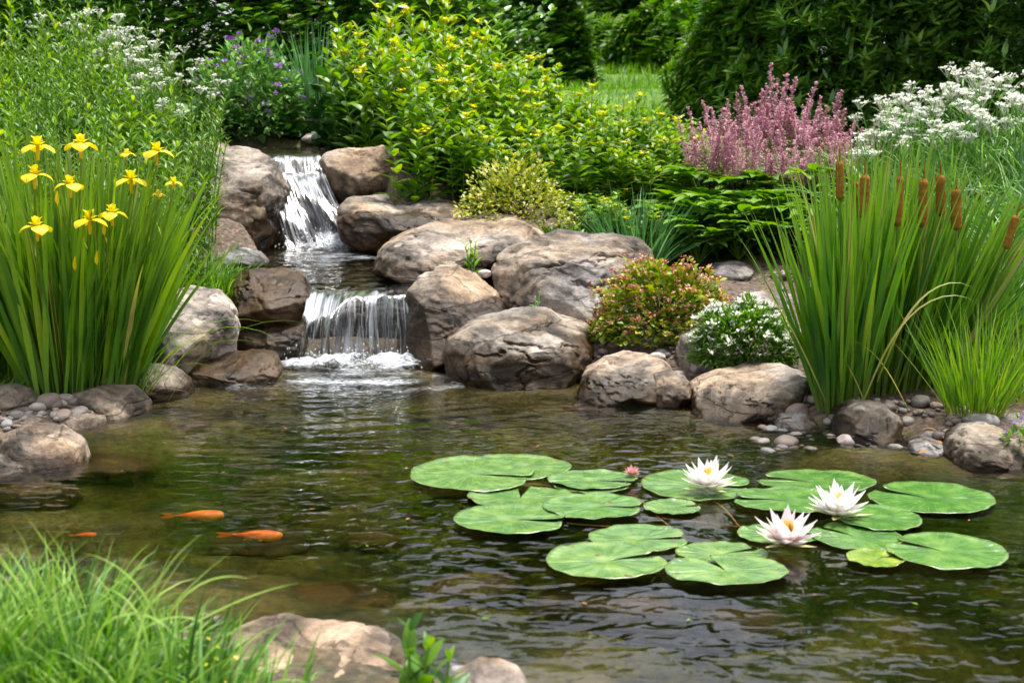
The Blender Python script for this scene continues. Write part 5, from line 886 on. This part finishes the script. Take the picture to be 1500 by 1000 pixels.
# ------------------------------------------------------------------ lily pads
def mat_pad():
    m, t, out, N = nodes('lily_pad'); L = t.links.new; tc = N('TexCoord'); sp = N('SeparateXYZ'); L(tc.outputs['Object'], sp.inputs[0]); ti = N('Attribute', attribute_name='tint', attribute_type='OBJECT'); oi = N('ObjectInfo')
    an = N('Math', operation='ARCTAN2'); L(sp.outputs['Y'], an.inputs[0]); L(sp.outputs['X'], an.inputs[1]); sw = N('Math', operation='MULTIPLY'); sw.inputs[1].default_value = 17; 
    n = N('TexNoise', Scale=22.0, Detail=6.0); ad = N('VectorMath', operation='ADD'); L(tc.outputs['Object'], ad.inputs[0]); L(oi.outputs['Random'], ad.inputs[1]); L(ad.outputs[0], n.inputs['Vector'])
    nn = N('TexNoise', Scale=9.0, Detail=3.0); L(ad.outputs[0], nn.inputs['Vector'])
    a2 = N('Math', operation='MULTIPLY_ADD'); L(nn.outputs['Fac'], a2.inputs[0]); a2.inputs[1].default_value = .5; L(an.outputs[0], a2.inputs[2]); L(a2.outputs[0], sw.inputs[0]); sn = N('Math', operation='SINE'); L(sw.outputs[0], sn.inputs[0]); ab = N('Math', operation='ABSOLUTE'); L(sn.outputs[0], ab.inputs[0])
    vein = ramp(t, [(0, (1, 1, 1)), (.16, (0, 0, 0))]); L(ab.outputs[0], vein.inputs[0])
    c = ramp(t, [(.28, (.035, .10, .018)), (.48, (.07, .16, .03)), (.64, (.12, .21, .045)), (.80, (.22, .27, .06))]); L(n.outputs['Fac'], c.inputs[0])
    vf = N('Math', operation='MULTIPLY'); L(vein.outputs[0], vf.inputs[0]); vf.inputs[1].default_value = .55; c2 = N('MixRGB'); L(vf.outputs[0], c2.inputs[0]); L(c.outputs[0], c2.inputs[1]); c2.inputs[2].default_value = (.25, .38, .11, 1)
    c3 = N('MixRGB', blend_type='MULTIPLY'); c3.inputs[0].default_value = 1; L(c2.outputs[0], c3.inputs[1]); L(ti.outputs['Color'], c3.inputs[2])
    n2 = N('TexNoise', Scale=19.0, Detail=5.0, Roughness=.62); ad2 = N('VectorMath', operation='ADD'); L(ad.outputs[0], ad2.inputs[0]); ad2.inputs[1].default_value = (5, 3, 1); L(ad2.outputs[0], n2.inputs['Vector']); sf = ramp(t, [(.63, (0, 0, 0)), (.69, (.9, .9, .9))]); L(n2.outputs['Fac'], sf.inputs[0])
    c4 = N('MixRGB'); L(sf.outputs[0], c4.inputs[0]); L(c3.outputs[0], c4.inputs[1]); c4.inputs[2].default_value = (.10, .045, .012, 1)
    tt = N('Attribute', attribute_name='tt'); er = ramp(t, [(.93, (0, 0, 0)), (1, (1, 1, 1))]); L(tt.outputs['Fac'], er.inputs[0]); ef = N('Math', operation='MULTIPLY'); ef.inputs[1].default_value = .25; L(er.outputs[0], ef.inputs[0]); c5 = N('MixRGB'); L(ef.outputs[0], c5.inputs[0]); L(c4.outputs[0], c5.inputs[1]); c5.inputs[2].default_value = (.30, .34, .15, 1)
    pb = N('BsdfPrincipled', Roughness=.24); pb.inputs['Specular IOR Level'].default_value = .65; L(c5.outputs[0], pb.inputs['Base Color'])
    bu = N('Bump', Strength=.35, Distance=.003); hh = N('Math', operation='MULTIPLY_ADD'); L(vein.outputs[0], hh.inputs[0]); hh.inputs[1].default_value = -.6; L(n.outputs['Fac'], hh.inputs[2]); L(hh.outputs[0], bu.inputs['Height']); L(bu.outputs[0], pb.inputs['Normal']); L(pb.outputs[0], out.inputs[0]); return m
PAD = mat_pad()
def pad(x0, x1, y0, y1, notch, label, z=.004, tint=(1, 1, 1), seed=0, curl=.006):
    cx, cy_ = (x0+x1)/2, (y0+y1)/2; c = onz(cx, cy_, z); a, b = onz(x0, cy_, z), onz(x1, cy_, z); rx = (b[0]-a[0])/2; ya, yb = onz(cx, y1, z)[1], onz(cx, y0, z)[1]; ry = (yb-ya)/2; ry = min(max(ry, rx*.72), rx*1.12)
    nr, na = 16, 110; gap = .13; A = notch+gap+np.linspace(0, TAU-2*gap, na); Rr = np.linspace(.0, 1, nr); AA, RR = np.meshgrid(A, Rr)
    wob = 1+.035*noise(np.stack([np.cos(AA)*1.6, np.sin(AA)*1.6, 0*AA+seed], -1))+.014*noise(np.stack([np.cos(AA)*7, np.sin(AA)*7, 0*AA+seed], -1)); close = 1-.10*np.exp(-((np.minimum(AA-notch, TAU-AA+notch)-gap)/.22)**2)*RR
    x, y = np.cos(AA)*RR*wob*close, np.sin(AA)*RR*wob*close
    zz = .004*noise(np.stack([x*2+seed, y*2, 0*x], -1))*RR + curl*smooth((RR-.86)/.14)*(.5+.8*noise(np.stack([np.cos(AA)*2, np.sin(AA)*2, 0*AA+seed+4], -1))) - .004*np.exp(-(RR/.12)**2) + .0015*np.abs(np.sin((AA-notch)*8.5))*RR
    top = np.stack([x*rx, y*ry, np.maximum(zz, -.002)], -1).reshape(-1, 3); F = gridF(na, nr); bot = top-np.array((0, 0, .0012)); V = np.concatenate([top, bot]); nb = nr*na
    rim = np.concatenate([np.arange((nr-1)*na, nr*na), np.arange(0, nr)[::-1]*na+na-1]); rim = np.concatenate([np.arange(0, nr)*na, rim]); F = np.concatenate([F, F[:, ::-1]+nb, np.stack([rim[:-1], rim[1:], rim[1:]+nb, rim[:-1]+nb], -1)])
    tt = np.concatenate([RR.ravel(), RR.ravel()]); o = link('lily_pad', mesh_from('lily_pad', V, F, PAD, None, tt), None, (c[0], c[1], z)); tag(o, label, 'lily pad'); o['tint'] = tint; return o
E_, W_, N_, S_ = 0, math.pi, math.pi/2, -math.pi/2
pad(600, 788, 668, 719, -.25, 'large lily pad at the far left of the lily group, notch facing right', .010, (1.15, 1.1, 1.2), 1)
pad(660, 838, 666, 703, 2.6, 'lily pad with dark holes tucked behind the leftmost large pad', .004, (1.0, 1.0, .9), 2)
pad(803, 936, 689, 716, -.35, 'lily pad just left of the small pink bud', .009, (.95, 1, .95), 3)
pad(810, 925, 700, 722, .1, 'dull lily pad half under the one beside the pink bud', .003, (.95, .95, .8), 4)
pad(685, 840, 711, 745, 1.5, 'lily pad in the second row, overlapped by two others', .004, (1.0, 1.02, .95), 5)
pad(664, 833, 738, 782, -.15, 'wide lily pad with a small red spot at the left end of the front row', .011, (1.1, 1.08, 1.1), 6)
pad(795, 946, 722, 760, -.12, 'oval lily pad with pale rim in the middle of the left group', .012, (.95, 1.05, .95), 7)
pad(940, 1104, 687, 733, -.2, 'lily pad under the backmost white flower', .004, (.95, 1.0, .85), 8)
pad(943, 1027, 731, 754, .2, 'small lily pad below the backmost white flower', .006, (1, 1.02, .85), 9)
pad(1108, 1282, 688, 722, 2.8, 'lily pad behind the right-hand white flower', .004, (.8, .92, .8), 10)
pad(1070, 1240, 713, 751, 3.0, 'lily pad between the backmost and the right-hand flowers', .009, (.85, .98, .85), 11)
pad(1272, 1455, 706, 752, 2.5, 'big dark green lily pad at the right, farthest from the flowers', .006, (.8, .98, .8), 12)
pad(1225, 1348, 740, 777, 2.9, 'lily pad tucked under the right side of the right-hand flower', .010, (.85, 1.0, .85), 13)
pad(1080, 1205, 767, 797, .1, 'lily pad mostly hidden by the front white flower', .004, (.95, 1, .9), 14)
pad(1188, 1320, 764, 806, 2.4, 'lily pad right beside the front white flower', .006, (.9, 1, .95), 15)
pad(1240, 1326, 804, 831, .4, 'small yellow green lily pad at the front of the right group', .009, (1.9, 1.35, .55), 16)
pad(1297, 1473, 780, 833, 2.5, 'big lily pad at the right end of the front row', .012, (.95, 1.05, .95), 17)
pad(862, 1010, 769, 808, .0, 'lily pad behind the two large front pads', .005, (1.05, 1.05, 1.0), 18)
pad(799, 977, 793, 848, .35, 'large light lily pad with a brown mark at the front left', .010, (1.25, 1.15, 1.15), 19)
pad(973, 1154, 815, 854, 1.9, 'front lily pad nearest the camera, pale green', .013, (1.2, 1.15, 1.15), 20)
pad(990, 1125, 799, 822, .5, 'lily pad with yellowing torn leaf on it behind the nearest pad', .004, (1.1, 1.05, .8), 21)
# stems seen just under the surface
STEM = leafmat('lily_stem', [(.16, .07, .025), (.26, .14, .04)], trans=0)
for i, L_ in enumerate([[(900, 755), (980, 762), (1060, 770), (1120, 778)], [(1020, 720), (1060, 745), (1085, 775), (1100, 790)], [(1040, 790), (1070, 800), (1100, 810)], [(760, 708), (790, 712), (830, 716)], [(830, 768), (880, 772), (930, 775)], [(940, 735), (960, 755), (1000, 790)]]):
    g = Geo(); P = np.array([onz(a, b, -.006) for a, b in L_]); P = np.array([[np.interp(q, np.linspace(0, 1, len(P)), P[:, k]) for k in range(3)] for q in np.linspace(0, 1, 12)]); g.tubes(P[None], np.full((1, 12), .0035), 6); o = empty('waterlily_shoot', tuple(P[0])); child_at(g.build('stem', STEM), o); tag(o, 'brown lily stem lying just under the water surface', 'lily stem', 'lily stems in the water')
# ------------------------------------------------------------------ water lilies
def mat_lily():
    m, t, out, N = nodes('lily_petal'); L = t.links.new; a = N('Attribute', attribute_name='tt'); pk = N('Attribute', attribute_name='tint', attribute_type='OBJECT')
    r = ramp(t, [(0, (.72, .66, .18)), (.22, (.86, .80, .70)), (.5, (.90, .87, .86)), (1, (.92, .90, .90))]); L(a.outputs['Fac'], r.inputs[0]); mx = N('MixRGB', blend_type='MULTIPLY'); mx.inputs[0].default_value = 1; L(r.outputs[0], mx.inputs[1]); L(pk.outputs['Color'], mx.inputs[2])
    pb = N('BsdfPrincipled', Roughness=.5); L(mx.outputs[0], pb.inputs['Base Color']); tr = N('BsdfTranslucent'); L(mx.outputs[0], tr.inputs['Color']); s = N('MixShader'); s.inputs[0].default_value = .3; L(pb.outputs[0], s.inputs[1]); L(tr.outputs[0], s.inputs[2]); L(s.outputs[0], out.inputs[0]); return m
LILY = mat_lily(); SEPAL = leafmat('lily_sepal', [(.45, .45, .16), (.66, .62, .38)], trans=.2); STAM = leafmat('lily_stamen', [(.75, .52, .03), (.85, .68, .08)], trans=.2)
def lily(px, py, wpx, label, tint, seed, turn=0):
    c = onz(px, py, .016); S = wpx/FPX*math.hypot(c[1], 1.1)/2; o = empty('water_lily', tuple(c)); tag(o, label, 'water lily'); r = np.random.default_rng(seed)
    for k, (n, th, L_, W_2, bn) in enumerate([(8, 1.28, 1.06, .44, -.30), (7, .95, 1.14, .46, -.30), (6, .62, 1.14, .46, -.20), (4, .34, .98, .42, -.10)]):
        g = Geo(); a = turn+k*.37+np.arange(n)*TAU/n+r.normal(size=n)*.08; a = np.array((.4, 1.6, 2.7, 3.6)) if k == 3 else a; P = np.stack([np.cos(a)*S*.10, np.sin(a)*S*.10, np.full(n, S*(.02+.03*k))], -1)
        g.ribbons(P, a, th+r.normal(size=n)*.06, bn, S*L_*r.uniform(.92, 1.06, n), S*W_2, seg=8, prof='lance', fold=.22, bpow=1.3, var=.5); q = g.build('petals', LILY, o); q['tint'] = tint
    g = Geo(); a = turn+.3+np.arange(4)*TAU/4; g.ribbons(np.stack([np.cos(a)*S*.1, np.sin(a)*S*.1, np.full(4, -.002)], -1), a, 1.42, -.12, S*1.05, S*.30, seg=6, prof='lance', fold=.15); g.build('sepals', SEPAL, o)
    g = Geo(); n = 46; a = r.uniform(0, TAU, n); g.ribbons(np.stack([np.cos(a)*S*.09, np.sin(a)*S*.09, np.full(n, S*.08)], -1), a, r.uniform(.0, .5, n), -.7, S*.72, S*.085, seg=4, prof='lance', var=r.random(n)); g.build('stamens', STAM, o); return o
lily(1037, 716, 80, 'white water lily farthest back on its pad', (1, .985, .97), 1, .2)
lily(1151, 797, 92, 'pink-tinged water lily with yellow centre nearest the front', (1, .90, .91), 2, .5)
lily(1228, 755, 88, 'white water lily at the right of the three', (1, .99, .98), 3, .9)
o = lily(926, 695, 24, 'tiny faded pink bud floating between lily pads', (.80, .42, .44), 4); 
# ------------------------------------------------------------------ goldfish
def mat_fish():
    m, t, out, N = nodes('goldfish_scales'); L = t.links.new; tc = N('TexCoord'); n = N('TexNoise', Scale=22.0, Detail=3.0); L(tc.outputs['Object'], n.inputs['Vector']); r = ramp(t, [(.38, (.75, .07, .004)), (.52, (.85, .15, .008)), (.68, (.85, .33, .06))]); L(n.outputs['Fac'], r.inputs[0])
    v = N('TexVoronoi', Scale=230.0); L(tc.outputs['Object'], v.inputs['Vector']); pb = N('BsdfPrincipled', Roughness=.5); L(r.outputs[0], pb.inputs['Base Color']); bu = N('Bump', Strength=.25, Distance=.002); L(v.outputs['Distance'], bu.inputs['Height']); L(bu.outputs[0], pb.inputs['Normal']); L(pb.outputs[0], out.inputs[0]); return m
FISH = mat_fish(); FIN = leafmat('goldfish_fin', [(.75, .14, .01), (.8, .25, .03)], trans=.5)
EYE, t_, out_, N2 = nodes('black_eye'); pb_ = N2('BsdfPrincipled', Roughness=.1); pb_.inputs['Base Color'].default_value = (.01, .01, .01, 1); t_.links.new(pb_.outputs[0], out_.inputs[0])
def fish(px, py, Lpx, z, yaw, label, s=1):
    c = onz(px, py, z); Ln = Lpx/FPX*c[1]*1.02; o = empty('goldfish', tuple(c)); o.rotation_euler = (0, 0, yaw); tag(o, label, 'goldfish'); nt_, na = 30, 22; t = np.linspace(0, 1, nt_)
    body = .78*Ln; x = (.5-t)*Ln*.95; x = Ln*.5-t*body; hw = Ln*.160*np.sin(np.pi*np.clip(t, 0, 1)**.62)**.75*(1-.55*t**3)+Ln*.010; hh = hw*1.25; hw[0] = hh[0] = Ln*.012; bendy = .05*Ln*np.sin(t*3.0)*t
    A = np.linspace(0, TAU, na, endpoint=False); V = np.stack([np.repeat(x, na), (hw[:, None]*np.cos(A)[None]).ravel()+np.repeat(bendy, na), (hh[:, None]*np.sin(A)[None]).ravel()], -1)
    i, j = np.meshgrid(np.arange(nt_-1), np.arange(na), indexing='ij'); j2 = (j+1) % na; F = np.stack([i*na+j, i*na+j2, (i+1)*na+j2, (i+1)*na+j], -1).reshape(-1, 4)
    V = np.concatenate([V, [[x[0]+Ln*.008, 0, 0]]]); k = len(V)-1; F = np.concatenate([F, [[k, k, (q+1) % na, q] for q in range(0)]]) if False else F
    link('body', mesh_from('body', V[:-1], F, FISH), o); tail = np.array((x[-1]+Ln*.02, bendy[-1], 0))
    g = Geo(); g.ribbons(np.tile(tail, (2, 1)), math.pi, [1.25, 1.9], [-.25, .25], Ln*.27, Ln*.12, seg=6, prof='petal', fold=.05, roll=math.pi/2); g.build('tail_fin', FIN, o)
    g = Geo(); g.ribbons(np.array([[Ln*.20, 0, Ln*.075]]), math.pi, 1.45, .25, Ln*.30, Ln*.12, seg=8, prof='leaf', roll=math.pi/2, fold=.02); g.build('dorsal_fin', FIN, o)
    for sg in (1, -1):
        g = Geo(); g.ribbons(np.array([[Ln*.27, sg*Ln*.07, -Ln*.03]]), sg*2.2, 1.75, .2, Ln*.14, Ln*.075, seg=5, prof='petal', fold=.05); g.build('pectoral_fin', FIN, o)
        g = Geo(); g.ribbons(np.array([[Ln*.0, sg*Ln*.05, -Ln*.08]]), sg*2.4, 1.8, .2, Ln*.10, Ln*.05, seg=5, prof='petal', fold=.05); g.build('pelvic_fin', FIN, o)
        V, F = cubesphere(6); link('eye', mesh_from('eye', V*Ln*.013+np.array((Ln*.43, sg*Ln*.045, Ln*.02)), F, EYE), o)
    return o
fish(283, 768, 94, -.038, .03, 'orange goldfish farther from the camera, swimming right')
fish(366, 797, 100, -.036, -.06, 'orange goldfish nearer the camera, swimming right')
fish(122, 794, 40, -.03, .2, 'small orange goldfish partly behind the foreground grass')
# fallen leaves by the pebbles
DEADLEAF = leafmat('dead_leaf', [(.22, .08, .02), (.40, .19, .05)], trans=.1, rough=.7)
g = None
for i, (px, py) in enumerate([(1142, 628), (1385, 655), (1372, 640), (1410, 640), (1365, 662), (1345, 680), (975, 545), (1010, 598)]):
    c = hit(px, py); g = Geo(); g.ribbons(np.array([[0, 0, 0.]]), i*1.3, 1.35, .3, .045, .022, seg=5, prof='leaf', var=.5); o = g.build('fallen_leaf', DEADLEAF, None, (c[0], c[1], max(c[2], 0)+.02)); tag(o, 'fallen orange-brown leaf among the shore stones', 'fallen leaf', 'fallen leaves on the shore')

# bits that drift on the water
for i, (px, py) in enumerate([(238, 648), (420, 628), (505, 700), (566, 655), (700, 640), (790, 652), (985, 655), (1075, 668), (330, 690), (452, 745), (540, 800), (600, 758), (705, 905), (860, 885), (1010, 905), (1190, 870), (1345, 885), (1420, 760), (1465, 700), (180, 690)]):
    c = onz(px, py, .003); g = Geo(); g.ribbons(np.array([[0, 0, 0.]]), i*2.1, 1.55, .05, rng.uniform(.012, .028), rng.uniform(.004, .009), seg=4, prof='lance', var=.5, fold=.05); o = g.build('floating_leaf', [G_LIME, DEADLEAF][i % 2], None, tuple(c)); tag(o, 'tiny leaf scrap drifting on the open pond water', 'leaf scrap', 'leaf scraps on the pond')
